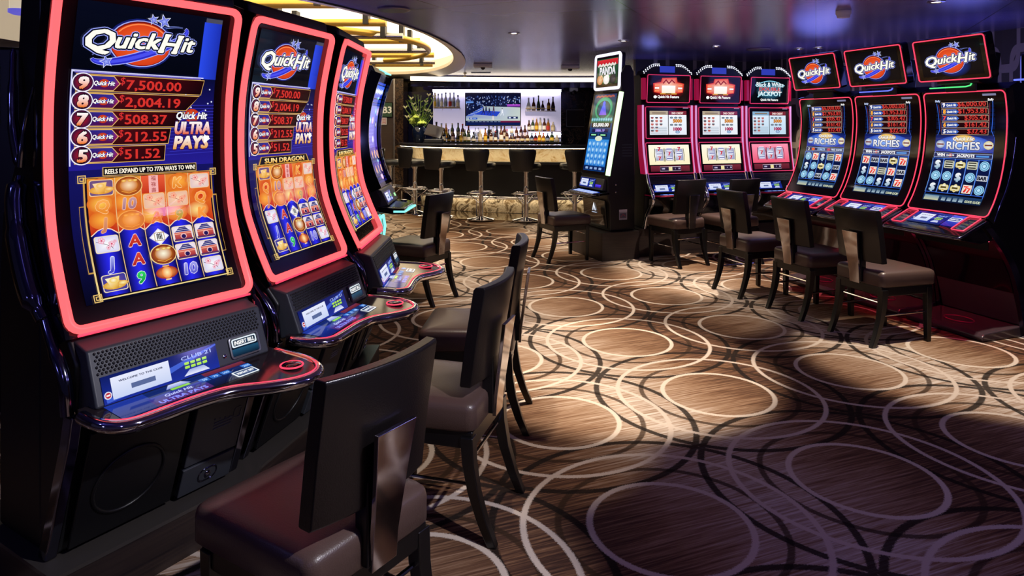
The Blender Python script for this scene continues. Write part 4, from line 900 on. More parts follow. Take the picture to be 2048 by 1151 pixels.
# ------------------------------------------------------------------ three-reel machines in red cabinets
def reel_machine(loc, rz, label, theme):
    w = .64
    t = thing('slot_machine', label, 'slot machine', loc, rz, 'red three-reel slot machines on the wooden plinth')
    prof = [(-.02, .60), (.02, .95 - .34 + .0), (.03, .98), (.075, 1.33), (.075, 1.66), (.12, 1.70), (.40, 1.70), (.55, 1.5), (.60, .9), (.60, 0), (.03, 0), (.0, .33)]
    g = G(); g.prism_yz(prof, .02, w - .02); g.build('cabinet', 'black', t, bevel=.01)
    def panel(y0, z0, y1, z1):
        uy = Vector((0, y1 - y0, z1 - z0)); return lay((0, y0, z0), (1, 0, 0), tuple(uy.normalized())), uy.length
    def framed(name, y0, z0, y1, z1, draw, x0=.035, x1=w - .035):
        P, L = panel(y0, z0, y1, z1)
        g = G(); o = Pic.rr(None, x0, 0, x1, L, .014, 3); g.loft([[P(u, v, -.03) for u, v in o], [P(u, v, .012) for u, v in o]]); fr = g.build(name, 'bezel', t, bevel=.004)
        g = G(); g.tube([P(u, v, .012) for u, v in Pic.rr(None, x0 + .004, .004, x1 - .004, L - .004, .014, 4)], .0078, 8, closed=True); g.build('frame_trim', 'magenta', fr, smooth=80)
        g = G(); g.tube([P(u, v, .022) for u, v in Pic.rr(None, x0 + .006, .006, x1 - .006, L - .006, .014, 4)], .0028, 6, closed=True); g.build('frame_light', 'pink_neon', fr, smooth=80)
        S = Pic(); draw(S, x0, x1, L); S.done('screen', lambda u, v, h: P(u, v, h + .0135), fr)
    c = w / 2
    def top(S, x0, x1, L):
        if theme == 'red':
            S.rect(x0 + .03, .03, x1 - .03, L - .03, '140308', 0, top='100206'); S.ell(c, L * .5, .22, L * .40, '140308', 1, cc='b01020')
            S.fan([(c - .15, L * .40), (c - .16, L * .66), (c - .08, L * .70), (c - .07, L * .82), (c + .08, L * .84), (c + .09, L * .70), (c + .16, L * .66), (c + .15, L * .40), (c + .07, L * .36), (c - .07, L * .36)], 'e03020', 'ffd0b0', 3)
            S.rect(c - .07, L * .36, c + .07, L * .60, 'fff0d8', 5, top='ffffff'); S.rect(c - .085, L * .34, c + .085, L * .38, 'd89838', 6)
            S.path([(c - .06, L * .66), (c - .03, L * .76), (c, L * .66), (c + .03, L * .76), (c + .06, L * .68)], .012, '901818', 7); S.rect(c - .03, L * .345, c + .03, L * .375, '604010', 7)
            for k in (-1, 1):
                for j in range(3): S.rect(c + k * .12 - .022, L * (.42 + .08 * j), c + k * .12 + .022, L * (.47 + .08 * j), 'ffffff' if j % 2 else 'ff9060', 5)
            S.text('Quick Hit Feature', c, L * .235, .034, 'ffffff', 7, 'c', 0, .04, width=.22); S.ell(c - .135, L * .265, .017, .014, 'ffffff', 6)
        else:
            S.rect(x0 + .03, .03, x1 - .03, L - .03, '04070c', 0); S.ell(c, L * .5, .19, L * .34, '06101c', 1, cc='3a8ab0')
            S.path([(c - .17 + .34 * k / 10, L * (.66 + .14 * math.sin(PI * k / 10))) for k in range(11)], .008, '8ad8f0', 3)
            S.text('Black & White', c, L * .62, .062, 'c8f0ff', 7, 'c', 0, .03, top='ffffff', out='08303c', ow=.05, width=.31)
            S.text('DOUBLE', c, L * .50, .046, 'c03040', 7, 'c', 0, .05, out='d8f4ff', ow=.04, width=.24); S.text('JACKPOT', c, L * .34, .060, 'a8e0f0', 7, 'c', 0, .05, top='ffffff', out='08303c', ow=.05, width=.27)
            S.text('Quick Hit Feature', c, L * .19, .030, 'ffffff', 7, 'c', 0, .04, width=.20)
    top_ = top
    def top(S, x0, x1, L):
        top_(S, x0, x1, L)
        for v in S.bm.verts:
            if v.co.z > 2.3 * Pic.H: v.co.x = c + (v.co.x - c) * 1.22; v.co.y = L * .52 + (v.co.y - L * .52) * 1.2
    framed('top_screen', .030, 1.385, .005, 1.70, top, .045, w - .045)
    def mid(S, x0, x1, L):
        a, b = x0 + .06, x1 - .055; e = (a + b) / 2
        bg = ('e8eef8', 'f8fbff') if theme == 'red' else ('c0dcf0', 'e0f0ff')
        S.rect(a, .045, e - .004, L - .05, bg[0], 0, top=bg[1]); S.rect(e + .004, .045, b, L - .05, bg[0], 0, top=bg[1])
        S.rect(a, L - .095, e - .004, L - .05, 'b8a890' if theme == 'red' else '88b0d0', 1); S.rect(e + .004, L - .095, b, L - .05, '802838', 1)
        S.rect(a + .03, L - .080, e - .03, L - .066, '8a7868', 3); S.text('2ND CREDIT', (e + b) / 2, L - .085, .032, 'ffe8e0', 3, 'c', 0, .04, width=.15)
        for r in range(5):
            for k in range(3 if r < 3 else 2):
                u, v = a + .03 + .055 * k, L - .125 - .036 * r
                S.rect(u - .017, v - .007, u + .017, v + .007, ('904858', '303848', 'c04838')[(r + k) % 3], 2); S.rect(u - .012, v - .016, u + .012, v - .008, 'd08070', 2)
        for r in range(7): S.rect(a + .01, .055 + .012 * r, e - .02, .059 + .012 * r, '9aa8b8', 2)
        for v in (L - .125, L - .205):
            for k in range(3): S.ell(e + .04 + .055 * k, v, .022, .011, '4a5868', 2, cc='90a0b0', n=12)
        S.text('5000', (e + b) / 2, L - .178, .052, 'd88820', 3, 'c', 0, .05, out='6a3010', ow=.03, width=.11); S.text('1000', (e + b) / 2, L - .268, .048, 'b03060', 3, 'c', 0, .05, out='602040', ow=.03, width=.10)
        S.ell((e + b) / 2, .075, .03, .016, '6088b8', 2, cc='c0d8f0', n=12); S.rect(x1 - .10, L - .022, x1 - .03, L - .012, '9080a0', 2)
    framed('pay_screen', .020, .985, .030, 1.345, mid, .03, w - .03)
    def reels(S, x0, x1, L):
        bg = ('fff2c8', 'fffce8') if theme == 'red' else ('f05878', 'ff98b4')
        S.rect(x0 + .04, .105, x1 - .04, L - .03, bg[0], 0, top=bg[1])
        for k in range(3):
            u = c - .125 + .125 * k
            S.poly([(u - .046, .15), (u + .046, .15), (u + .052, (L + .07) / 2), (u + .046, L - .075), (u - .046, L - .075), (u - .052, (L + .07) / 2)], ['9a9cc0', '9a9cc0', 'e0e4f4', '9a9cc0', '9a9cc0', 'e0e4f4'], 1)
            for s_ in (-1, 1): S.path([(u + s_ * .054, .14), (u + s_ * .062, (L + .07) / 2), (u + s_ * .054, L - .07)], .007, '201c28', 2)
            rows = [['7', 'bar', '7'], ['bar', '7', 'bar']][(k + (theme != 'red')) % 2]
            for j, r in enumerate(rows):
                v = .172 + .052 * j
                if r == '7': S.text('7', u, v - .018, .06, 'c83048', 4, 'c', 0, .05, out='ffffff', ow=.04, sx=1.2)
                else: S.rect(u - .034, v - .016, u + .034, v + .016, 'f4f4ff', 3); S.rect(u - .034, v - .004, u + .034, v + .006, '5a60a0', 4)
        S.rect(x0 + .05, .03, x1 - .05, .092, '5a1828', 0, top='7a2838'); S.frame(c - .13, .035, c + .13, .082, .003, 'd8c8d8', 2); S.rect(c - .128, .037, c + .128, .080, '2a1a38', 1)
        for k, s_ in enumerate(('1000', '', '3', '1', '50')):
            if s_: S.text(s_, c - .09 + .05 * k, .052, .022, 'e0d8ff', 3, bold=.03)
        S.rect(c - .022, .038, c + .022, .079, 'f0e0a0', 3)
    framed('reel_window', -.035, .595, .020, .945, reels, .025, w - .025)
    # red pillars and chrome edges
    for x in (0, w):
        s_ = -1 if x == 0 else 1
        g = G(); a, b = sorted((x + s_ * .0, x - s_ * .03))
        cu = [(-.04, .60), (.0, .80), (.02, .98), (.03, 1.15), (.03, 1.36)]
        g.loft([[(a, y, z), (b, y, z), (b, y + .10, z), (a, y + .10, z)] for y, z in cu]); g.build('side_pillar', 'plexi', t, smooth=50)
        g = G(); g.tube(catmull([(x - s_ * .018, -.055, .57), (x - s_ * .016, -.02, .72), (x - s_ * .012, .005, .86), (x - s_ * .010, .018, 1.0), (x - s_ * .010, .022, 1.36)], 5), .011, 8); g.build('edge_light', 'violet_edge', t, smooth=80)
        g = G(); g.tube(catmull([(x - s_ * .018, -.05, .60), (x - s_ * .02, -.10, .48), (x - s_ * .01, -.20, .37), (x - s_ * .012, -.19, .30), (x - s_ * .02, -.06, .16), (x - s_ * .02, .0, .0)], 5), .022, 8); g.build('chrome_edge', 'chrome', t, smooth=80)
        g = G(); g.box(*sorted((x - s_ * .005, x - s_ * .045)), .01, .06, 1.42, 1.66); g.build('side_lamp', 'plexi', t, bevel=.006)
    g = G(); g.prism_yz([(.0, .59), (-.05, .585), (-.10, .50), (.05, .50)], .04, w - .04); g.build('speaker_panel', 'panel', t, bevel=.004)
    g = G()
    P, L = panel(-.10, .50, -.052, .585)
    for r in range(4):
        for k in range(34): g.ball(P(.06 + .0155 * k + (.007 if r % 2 else 0), .02 + .018 * r, .002), .005, 6, 4)
    g.build('speaker_grille', 'black', t, smooth=80)
    g = G(); g.prism_yz([(.0, .51), (-.10, .50), (-.15, .40), (.0, .38)], .035, w - .035); g.build('display_panel', 'gloss', t, bevel=.004)
    P, L = panel(-.15, .40, -.10, .50); S = Pic(); player_display(S, .06, .012, .32, .088)
    S.ell(.45, .03, .010, .010, 'e0e8ff', 1, n=12); S.fan(S.rr(.50, .01, .54, .095, .01), '90b0ff', 'ffffff', 1); S.done('player_display', lambda u, v, h: P(u, v, h + .003), t)
    g = G(); g.loft([[(x, y, z) for x, y in ((.01, .0), (.03, -.14), (.10, -.215), (w - .10, -.215), (w - .03, -.14), (w - .01, .0))] for z in (.355, .385)]); dk = g.build('button_deck', 'gloss', t, bevel=.006)
    S = Pic(); S.rect(.12, -.19, w - .14, -.155, '1830a0', 0, top='3060d0')
    for k in range(5): S.rect(.15 + .07 * k, -.188, .20 + .07 * k, -.165, 'a8c8ff', 1)
    S.done('deck_screen', lambda u, v, h: (u, v, .386 + h), dk)
    g = G(); g.tube([(.015, -.02, .372), (.032, -.142, .372), (.10, -.22, .372), (w - .10, -.22, .372), (w - .032, -.142, .372), (w - .015, -.02, .372)], .008, 8); g.build('deck_rim', 'magenta', dk, smooth=80)
    g = G(); g.prism_yz([(-.03, .33), (.02, .02), (.06, .02), (.06, .33)], .06, w - .06); g.build('belly_door', 'gloss', t, bevel=.004)
    # crown: a low blue hump between two ramps of white bulbs
    g = G(); g.loft([[(x, y, z) for x, z in ((.03, 1.70), (w - .03, 1.70), (w - .05, 1.745), (w - .17, 1.81), (w - .24, 1.80), (.24, 1.80), (.17, 1.81), (.05, 1.745))] for y in (.03, .22)]); cr = g.build('crown', 'black', t, bevel=.006)
    g = G(); g.box(.225, w - .225, .025, .05, 1.725, 1.795); g.build('crown_panel', 'blue_panel', cr)
    for s_ in (-1, 1):
        g = G()
        for k in range(9):
            f = k / 8; z = 1.73 + .085 * math.sin(min(f * 1.25, 1) * PI / 2)
            u = c + s_ * (.30 - .19 * f)
            for j in (0, 1): g.ball((u + .006 * j, .022, z - .017 * j), .0068, 8, 5)
        g.build('bulb_row', 'white_led', cr, smooth=80)
    return t
M['blue_panel'] = mat('blue_lit_panel', '101a60', 0.3, emit=(0.05, 0.08, 0.75), es=0.55)

# ------------------------------------------------------------------ slim machine with slanted screen and green light bars
def slant_machine(loc, rz):
    w = .60
    t = thing('slot_machine', 'tall black slot machine with green light bars and a slanted blue screen', 'slot machine', loc, rz)
    g = G(); g.prism_yz([(.0, .60), (.17, 1.50), (.17, 1.70), (.22, 1.79), (.29, 1.79), (.33, 1.72), (.34, 1.5), (.34, 0), (.03, 0), (.02, .30), (-.0, .33)], .0, w); g.build('cabinet', 'black', t, bevel=.015)
    uy = Vector((0, .17, .90)); L = uy.length; P = lay((0, -.004, .60), (1, 0, 0), tuple(uy.normalized()))
    g = G(); g.loft([[P(u, v, -.02) for u, v in Pic.rr(None, .015, 0, w - .015, L, .01)], [P(u, v, .008) for u, v in Pic.rr(None, .015, 0, w - .015, L, .01)]]); bz = g.build('bezel', 'bezel', t)
    S = Pic(); a, b = .06, w - .06
    S.rect(a, .03, b, L - .02, '0a3878', 0, top='1a4878')
    S.rect(a, L * .62, b, L - .02, '206848', 1, top='2a3868'); S.ell(.30, L * .80, .19, .13, '30a060', 2, cc='50c0e0'); S.ell(.30, L * .79, .15, .10, '184a30', 3, cc='2050a0'); S.poly([(.22, L * .72), (.38, L * .72), (.33, L * .84), (.27, L * .84)], ['8050e0', '8050e0', '4070ff', '4070ff'], 4)
    S.ell(.30, L * .86, .03, .03, '5060ff', 5, n=14)
    for k in range(9): S.ell(a + .03 + .052 * k, L * .665, .028, .022, '3a90a0', 4, cc='a0e0e8', n=10)
    S.path([(.10 + .04 * k, L * (.945 + .012 * (k % 2))) for k in range(11)], .02, 'b05850', 4)
    S.rect(a + .03, L * .565, b - .03, L * .625, '08080c', 4); S.text('$5,000.00', .30, L * .578, .056, 'ffffff', 6, 'c', 0, .04, width=.34)
    S.rect(a + .06, L * .505, b - .06, L * .550, '10104a', 4); S.text('$886.19', .30, L * .514, .042, 'b0a0ff', 6, 'c', 0, .03, width=.20)
    for k in range(2): S.rect(a + .03 + .21 * k, L * .455, a + .20 + .21 * k, L * .492, '08182a', 4); S.rect(a + .06 + .21 * k, L * .466, a + .17 + .21 * k, L * .482, 'a0f0b0', 6)
    S.rect(a + .01, .09, b - .01, L * .42, '2878d0', 4, top='3890e0'); S.ell(.30, L * .43, .08, .03, 'e0e8d0', 5, n=16)
    for c in range(5):
        if c: S.path([(a + .02 + .088 * c, .09), (a + .02 + .088 * c, L * .40)], .004, 'c0e0ff', 6)
        for r in range(4): S.ell(a + .064 + .088 * c, .13 + .068 * r, .030, .027, '4aa0e8', 5, cc='d0f0ff', n=12)
    S.rect(a + .01, .04, b - .01, .08, '0a1a50', 4)
    for k in range(4): S.rect(a + .05 + .10 * k, .048, a + .11 + .10 * k, .072, '90b0e0', 5)
    S.done('screen', lambda u, v, h: P(u, v, h + .009), bz)
    for x, xe, hm in ((-.004, .008, -.004), (w - .028, w + .012, .010)):
        g = G(); g.loft([[P(x, v, hm), P(xe, v, hm), P(xe, v, -.03), P(x, v, -.03)] for v in (0, L * .5, L)]); g.build('light_bar', 'green_led', t, bevel=.004)
    uy2 = Vector((0, .02, .40)); P2 = lay((0, .16, 1.535), (1, 0, 0), tuple(uy2.normalized())); H = .40
    g = G(); o = Pic.rr(None, .02, 0, w - .02, H, .03, 4); g.loft([[P2(u, v, -.06) for u, v in o], [P2(u, v, 0) for u, v in o]]); tp = g.build('topper', 'bezel', t, bevel=.006)
    g = G(); g.tube([P2(u, v, .0) for u, v in Pic.rr(None, .03, .01, w - .03, H - .01, .03, 5)], .017, 8, closed=True); g.build('topper_light', 'violet_led', tp, smooth=80)
    S = Pic(); a, b = .075, w - .075; S.rect(a, .06, b, H - .055, '1c3a20', 0, top='305a40')
    for k in range(18): S.path([(a + .45 * random.random(), .07), (a + .45 * random.random(), H - .09)], .006, random.choice(('4a9a58', '2a5a34', '70b878')), 1)
    S.rect(a, H * .68, b, H * .84, 'b81828', 2, top='e03038'); S.path([(.10 + .035 * k, H * (.66 + .05 * (k % 2))) for k in range(12)], .026, 'e8e0d8', 4)
    S.text('PANDA', .31, H * .42, .12, 'd8d8e0', 5, 'c', 0, .05, top='ffffff', out='182818', ow=.05, width=.34)
    for x, c1, c2 in ((.15, 'c87840', 'f0d0a0'), (.29, 'e8e0d8', 'ffffff'), (.43, '101018', '40404a')): S.ell(x, H * .28, .07, .055, c1, 4, cc=c2, n=14); S.ell(x + .03, H * .34, .03, .03, c2, 5, cc=c1, n=10)
    S.done('topper_screen', lambda u, v, h: P2(u, v, h + .002), tp)
    g = G(); g.box(.20, .40, .17, .25, 1.50, 1.62); g.build('topper_mount', 'black', t)
    g = G(); g.prism_yz([(.02, .56), (-.02, .56), (-.05, .44), (.02, .42)], .03, w - .03); sp = g.build('console', 'panel', t, bevel=.006)
    P3 = lay((0, -.052, .445), (1, 0, 0), tuple(Vector((0, .032, .115)).normalized())); S = Pic(); player_display(S, .05, .01, .34, .10); S.rect(.41, .02, .53, .05, '3020a0', 0, top='5a40ff'); S.done('player_display', lambda u, v, h: P3(u, v, h + .003), sp)
    g = G(); g.loft([[(x, y, z + (y + .05) * .12) for x, y in ((-.01, .02), (-.01, -.12), (.03, -.17), (w - .03, -.17), (w + .01, -.12), (w + .01, .02))] for z in (.385, .42)]); dk = g.build('button_deck', 'gloss', t, bevel=.008)
    S = Pic(); S.rect(.06, -.15, w - .06, -.06, '1030a0', 0, top='2048d8')
    for r in range(2):
        for k in range(6): S.rect(.075 + .077 * k, -.145 + .042 * r, .14 + .077 * k, -.112 + .042 * r, 'c8dcff', 1)
    S.done('deck_buttons', lambda u, v, h: (u, v, .421 + (v + .05) * .12 + h), dk)
    g = G(); g.tube([(-.012, -.10, .40), (.028, -.172, .39), (w - .028, -.172, .39), (w + .012, -.10, .40)], .006, 8); g.build('deck_rim', 'smoke', dk, smooth=80)
    g = G(); g.prism_yz([(-.01, .33), (.015, .03), (.03, .03), (.03, .33)], .05, w - .05); bd = g.build('belly_door', 'gloss', t, bevel=.006)
    S = Pic(); S.poly([(.27, .20), (.36, .20), (.315, .29)], ['c8d0e0', 'c8d0e0', 'ffffff'], 0); S.poly([(.30, .20), (.325, .20), (.315, .24)], '101018', 1); S.rect(.26, .175, .37, .185, 'a0a8b8', 0); S.done('door_emblem', lambda u, v, h: (u, .0075 - (v - .17) * .085 - .012 - h, v), bd)
    g = G(); S = Pic(); S.rect(0, 0, .10, .11, 'a0a0ac', 0); S.rect(0, .085, .10, .11, 'd0d0d8', 1); S.rect(.01, .02, .09, .07, '585868', 1); S.path([(.02, .03), (.05, .06), (.08, .035)], .008, 'a04858', 2); S.done('notice_sticker', lambda u, v, h: (w + .0012 + h, .14 + u, .12 + v), t, mt='print')
    g = G()
    for k in range(5): g.box(w - .001, w + .004, .18, .30, .80 + .03 * k, .812 + .03 * k)
    g.build('side_vent', 'panel', t)
    for z in (.42, .50):
        g = G(); g.lathe([(.008, 0), (.008, .004), (.004, .006)], 10); g.xform(Matrix.Translation((w, .10, z)) @ Matrix.Rotation(PI / 2, 4, 'Y')); g.build('side_lock', 'steel', t)
    return t

# ------------------------------------------------------------------ far machine with turquoise lights
TEAL = Face([(0, .93), (.05, 1.05), (.095, 1.22), (.105, 1.40), (.085, 1.58), (.04, 1.75), (.0, 1.86)])
def teal_machine(loc, rz):
    w = .62; T = TEAL.T
    t = thing('slot_machine', 'slot machine with a violet curved screen and turquoise glowing deck edge', 'slot machine', loc, rz)
    g = G(); g.prism_yz([(p[0] + .02, p[1]) for p in TEAL.p] + [(.05, 1.92), (.25, 1.93), (.40, 1.7), (.45, 1.2), (.5, .8), (.5, 0), (.13, 0), (.11, .55), (.08, .68), (.0, .76), (-.02, .85)], .01, w - .01); g.build('cabinet', 'black', t, bevel=.012)
    g = G(); TEAL.sheet(g, 0, w, 0, T, 0); g.build('bezel', 'bezel', t, smooth=60)
    n = 24
    for a, b in ((-.005, .012), (w - .012, w + .005)):
        g = G(); g.loft([[TEAL.map(a, T * k / n, .03), TEAL.map(b, T * k / n, .03), TEAL.map(b, T * k / n, -.06), TEAL.map(a, T * k / n, -.06)] for k in range(n + 1)]); g.build('face_edge', 'gloss', t, smooth=60)
    S = Pic(); S.rect(.05, .03, w - .05, T - .06, '1a1460', 0, top='3050d0'); S.rect(.05, T * .30, w - .05, T * .72, '6a50c8', 1, top='8890f0')
    for k in range(26): S.ell(.09 + .45 * random.random(), .08 + (T - .2) * random.random(), .03 + .03 * random.random(), .03, random.choice(('c8c0ff', '6040c0', '40c0e0', 'e0a0e0', '2a2080')), 2 + k * .1, cc='f0f0ff', n=10)
    S.rect(.08, T * .80, w - .08, T * .90, '1830c0', 6, top='4878ff'); S.path([(.12 + .04 * k, T * (.84 + .02 * (k % 2))) for k in range(11)], .03, 'e8f0ff', 8)
    for r in range(2):
        for k in range(4): S.rect(.07 + .125 * k, .10 + .13 * r, .18 + .125 * k, .21 + .13 * r, '201040', 6, top='5030a0'); S.text('A9KQ'[k] if r else 'QA10'[k], .125 + .125 * k, .125 + .13 * r, .08, 'f0a040', 8, bold=.04, out='ffffff')
    S.done('screen', TEAL.map, t, step=.03)
    g = G(); g.tube([(.0, -.012, 1.885), (w, -.012, 1.885), (w + .01, .05, 1.90), (w + .01, .2, 1.905)], .006, 6); g.build('top_light', 'teal_neon', t, smooth=80)
    g = G(); g.prism_yz([(.02, .93), (-.02, .92), (-.08, .80), (.02, .78)], .02, w - .02); sp = g.build('speaker_panel', 'panel', t, bevel=.006)
    P = lay((0, -.081, .80), (1, 0, 0), tuple(Vector((0, .06, .12)).normalized())); S = Pic(); player_display(S, .06, .02, .30, .09); S.fan(S.rr(w - .15, .03, w - .07, .06, .008), '90ff90', 'f0fff0', 0); S.done('player_display', lambda u, v, h: P(u, v, h + .002), sp)
    g = G(); o = [(0, .0), (-.01, -.12), (.06, -.20), (w - .10, -.235), (w - .0, -.20), (w + .02, -.10), (w, .0)]; g.loft([[(x, y, z + (y + .1) * .12) for x, y in o] for z in (.735, .785)]); dk = g.build('button_deck', 'gloss', t, bevel=.006)
    G().tube([(x * 1.0, y - .004, .757 + (y + .1) * .12) for x, y in o[1:-1]], .008, 8).build('deck_light', 'teal_neon', dk)
    S = Pic(); S.rect(.08, -.17, w - .16, -.08, '141a30', 0, top='3a4468'); S.done('deck_screen', lambda u, v, h: (u, v, .786 + (v + .1) * .12 + h), dk)
    g = G(); g.lathe([(.03, 0), (.03, .01), (.002, .014)], 20, w - .08, -.14, .78); g.build('spin_button', 'smoke', dk)
    # glowing hexagon low on the front
    g = G(); g.tube([(w * .60 + .19 * math.cos(a), 0.030, .56 + .12 * math.sin(a)) for a in (PI * k / 3 for k in range(6))], .012, 8, closed=True); g.build('front_light', 'teal_neon', t)
    g = G(); g.box(.05, w - .05, .045, .12, .10, .70); g.build('belly_door', 'gloss', t, bevel=.01)
    g = G(); g.box(w - .03, w + .005, .05, .18, .0, .74); g.build('side_panel', 'gloss', t, bevel=.01)
    return t
# ------------------------------------------------------------------ chairs and stools
def make_chair(loc, rz, label, group='leather chairs with metal back plates'):
    t = thing('casino_chair', label, 'chair', loc, rz, group)
    n = 12                                               # upholstered seat, slightly crowned and wider in front
    g = G(); rings = []
    def outl(k, z, crown=0.0):
        o = []
        for cx, cy, a0 in ((.215, .235, 0), (-.215, .235, 90), (-.205, -.215, 180), (.205, -.215, 270)):
            r = .035
            for i in range(5):
                a = math.radians(a0 + 22.5 * i); o.append(((cx - math.copysign(r, cx) + r * math.cos(a)) * k, (cy - math.copysign(r, cy) + r * math.sin(a)) * k, z))
        return o
    for k, z in ((.96, .385), (1.0, .395), (1.0, .455), (.985, .472), (.94, .482), (.80, .489), (.45, .493), (.05, .494)): rings.append(outl(k, z))
    g.loft(rings); g.build('seat', 'seat', t, smooth=50)
    g = G()                                              # curved back slab
    rows = []
    for z, y in ((.535, -.204), (.54, -.205), (.70, -.226), (.875, -.256), (.885, -.258)):
        f = []; m_ = 10
        e = .006 if z in (.535, .885) else 0
        for i in range(m_ + 1):
            x = -.187 + .374 * i / m_; f.append((x, y - .022 + e + .030 * (x / .187) ** 2, z))
        for i in range(m_, -1, -1):
            x = -.187 + .374 * i / m_; f.append((x, y + .022 - e + .030 * (x / .187) ** 2, z))
        rows.append(f)
    g.loft(rows); g.build('backrest', 'back', t, bevel=.008, smooth=50)
    g = G()                                              # tapered metal plate behind
    rows = []
    for z, y, hw in ((.385, -.232, .042), (.45, -.236, .043), (.52, -.246, .047), (.62, -.260, .055), (.73, -.276, .066)):
        rows.append([(-hw, y - .010, z), (hw, y - .010, z), (hw, y + .004, z), (-hw, y + .004, z)])
    g.loft(rows); lbl(g.build('back_plate', 'plate', t, bevel=.002), 'polished metal back plate')
    g = G(); g.box(-.05, .05, -.234, -.19, .395, .72); g.build('back_bracket', 'legwood', t, bevel=.005)
    g = G(); g.box(-.195, .195, -.205, .215, .325, .388); g.build('seat_frame', 'legwood', t, bevel=.006)
    for sx in (-1, 1):
        g = G(); rows = []
        for z, y, h in ((.37, -.185, .023), (.28, -.190, .022), (.18, -.208, .020), (.08, -.240, .018), (.0, -.275, .016)):
            x = sx * .183; rows.append([(x - h, y - h, z), (x + h, y - h, z), (x + h, y + h, z), (x - h, y + h, z)])
        g.loft(rows); g.build('leg', 'legwood', t, bevel=.004, smooth=50)
        g = G(); x = sx * .180
        g.loft([[(x - h, .19 - h, z), (x + h, .19 - h, z), (x + h, .19 + h, z), (x - h, .19 + h, z)] for z, h in ((.37, .022), (.0, .016))]); g.build('leg', 'legwood', t, bevel=.004)
        g = G(); g.tube([(x, -.198, .20), (x, .185, .20)], .0065, 8); g.build('stretcher', 'chrome', t)
    for y, z in ((-.190, .28), (.19, .28)):
        g = G(); g.tube([(-.175, y, z), (.175, y, z)], .0065, 8); g.build('stretcher', 'chrome', t)
    return t

def make_stool(loc, rz, label):
    t = thing('bar_stool', label, 'bar stool', loc, rz, 'swivel stools at the bar counter')
    g = G(); g.lathe([(.17, .755), (.215, .765), (.225, .79), (.225, .825), (.212, .845), (.15, .853), (.0008, .856)], 28); g.build('seat', 'stool', t, smooth=60)
    g = G(); rows = []
    for z, R, hw, th in ((.735, .235, .62, .016), (.75, .236, .66, .022), (.88, .245, .78, .024), (1.0, .258, .86, .024), (1.045, .263, .84, .022), (1.06, .264, .76, .014)):
        f = []
        for i in range(13): a = -PI / 2 - hw + 2 * hw * i / 12; f.append(((R + th) * math.cos(a), (R + th) * math.sin(a), z))
        for i in range(12, -1, -1): a = -PI / 2 - hw + 2 * hw * i / 12; f.append(((R - th) * math.cos(a), (R - th) * math.sin(a), z))
        rows.append(f)
    g.loft(rows); g.build('backrest', 'stool', t, bevel=.006, smooth=50)
    g = G(); g.lathe([(.035, .0), (.035, .70), (.06, .74), (.06, .757)], 18); g.build('pole', 'chrome', t, smooth=50)
    g = G(); g.lathe([(.215, 0), (.215, .012), (.12, .025), (.036, .045)], 32); g.build('base_disc', 'chrome', t, smooth=50)
    g = G(); g.tube([(.21 * math.cos(a), .21 * math.sin(a), .40) for a in (2 * PI * k / 32 for k in range(32))], .011, 8, closed=True)
    for k in range(4):
        a = PI / 4 + k * PI / 2; g.tube([(.034 * math.cos(a), .034 * math.sin(a), .25), (.208 * math.cos(a), .208 * math.sin(a), .395)], .007, 6); g.tube([(.034 * math.cos(a), .034 * math.sin(a), .40), (.208 * math.cos(a), .208 * math.sin(a), .40)], .007, 6)
    g.build('foot_ring', 'chrome', t, smooth=60)
    return t

# ------------------------------------------------------------------ the room
FX0, FX1, FY0, FY1 = -5.2, 5.6, -3.0, 13.2
struct(G().box(FX0, FX1, FY0, FY1, -.08, 0).build('floor', 'carpet', smooth=0))
EC, EA, EB = (-2.2, 8.4), 1.6, 4.4                     # oval ceiling recess
def ell_pt(a, k=1.0): return EC[0] + EA * k * math.cos(a), EC[1] + EB * k * math.sin(a)
def rect_pt(a):
    dx, dy = EA * math.cos(a), EB * math.sin(a); ts = []
    if dx > 1e-9: ts.append((FX1 - EC[0]) / dx)
    if dx < -1e-9: ts.append((FX0 - EC[0]) / dx)
    if dy > 1e-9: ts.append((FY1 - EC[1]) / dy)
    if dy < -1e-9: ts.append((FY0 - EC[1]) / dy)
    k = min(ts); return EC[0] + dx * k, EC[1] + dy * k
angs = sorted([2 * PI * k / 96 for k in range(96)] + [math.atan2((y - EC[1]) / EB, (x - EC[0]) / EA) % (2 * PI) for x in (FX0, FX1) for y in (FY0, FY1)])
g = G(); N = len(angs)
vs = [(*ell_pt(a), CEIL) for a in angs] + [(*rect_pt(a), CEIL) for a in angs] + [(*ell_pt(a), CEIL + .05) for a in angs] + [(*rect_pt(a), CEIL + .05) for a in angs]
fs = []
for i in range(N):
    j = (i + 1) % N; fs += [(i, j, N + j, N + i), (2 * N + i, 3 * N + i, 3 * N + j, 2 * N + j), (i, 2 * N + i, 2 * N + j, j), (N + i, N + j, 3 * N + j, 3 * N + i)]
g.add(vs, fs); struct(g.build('ceiling', 'ceiling', smooth=0))
g = G()
ring_ = lambda k, z: [(*ell_pt(2 * PI * i / 96, k), z) for i in range(96)]
g.loft([ring_(1.0, CEIL - .012), ring_(.985, CEIL - .015), ring_(.90, CEIL + .05), ring_(.90, CEIL + .10), ring_(.985, CEIL + .16), ring_(1.0, CEIL + .30)], caps=False); struct(g.build('trim_1', 'cream', smooth=40))
g = G(); g.add(ring_(1.0, CEIL + .30), [tuple(range(96))]); g.loft([ring_(1.0, CEIL + .30), ring_(1.0, CEIL + .34)], caps=False); struct(g.build('ceiling_recess', 'recess', smooth=0))

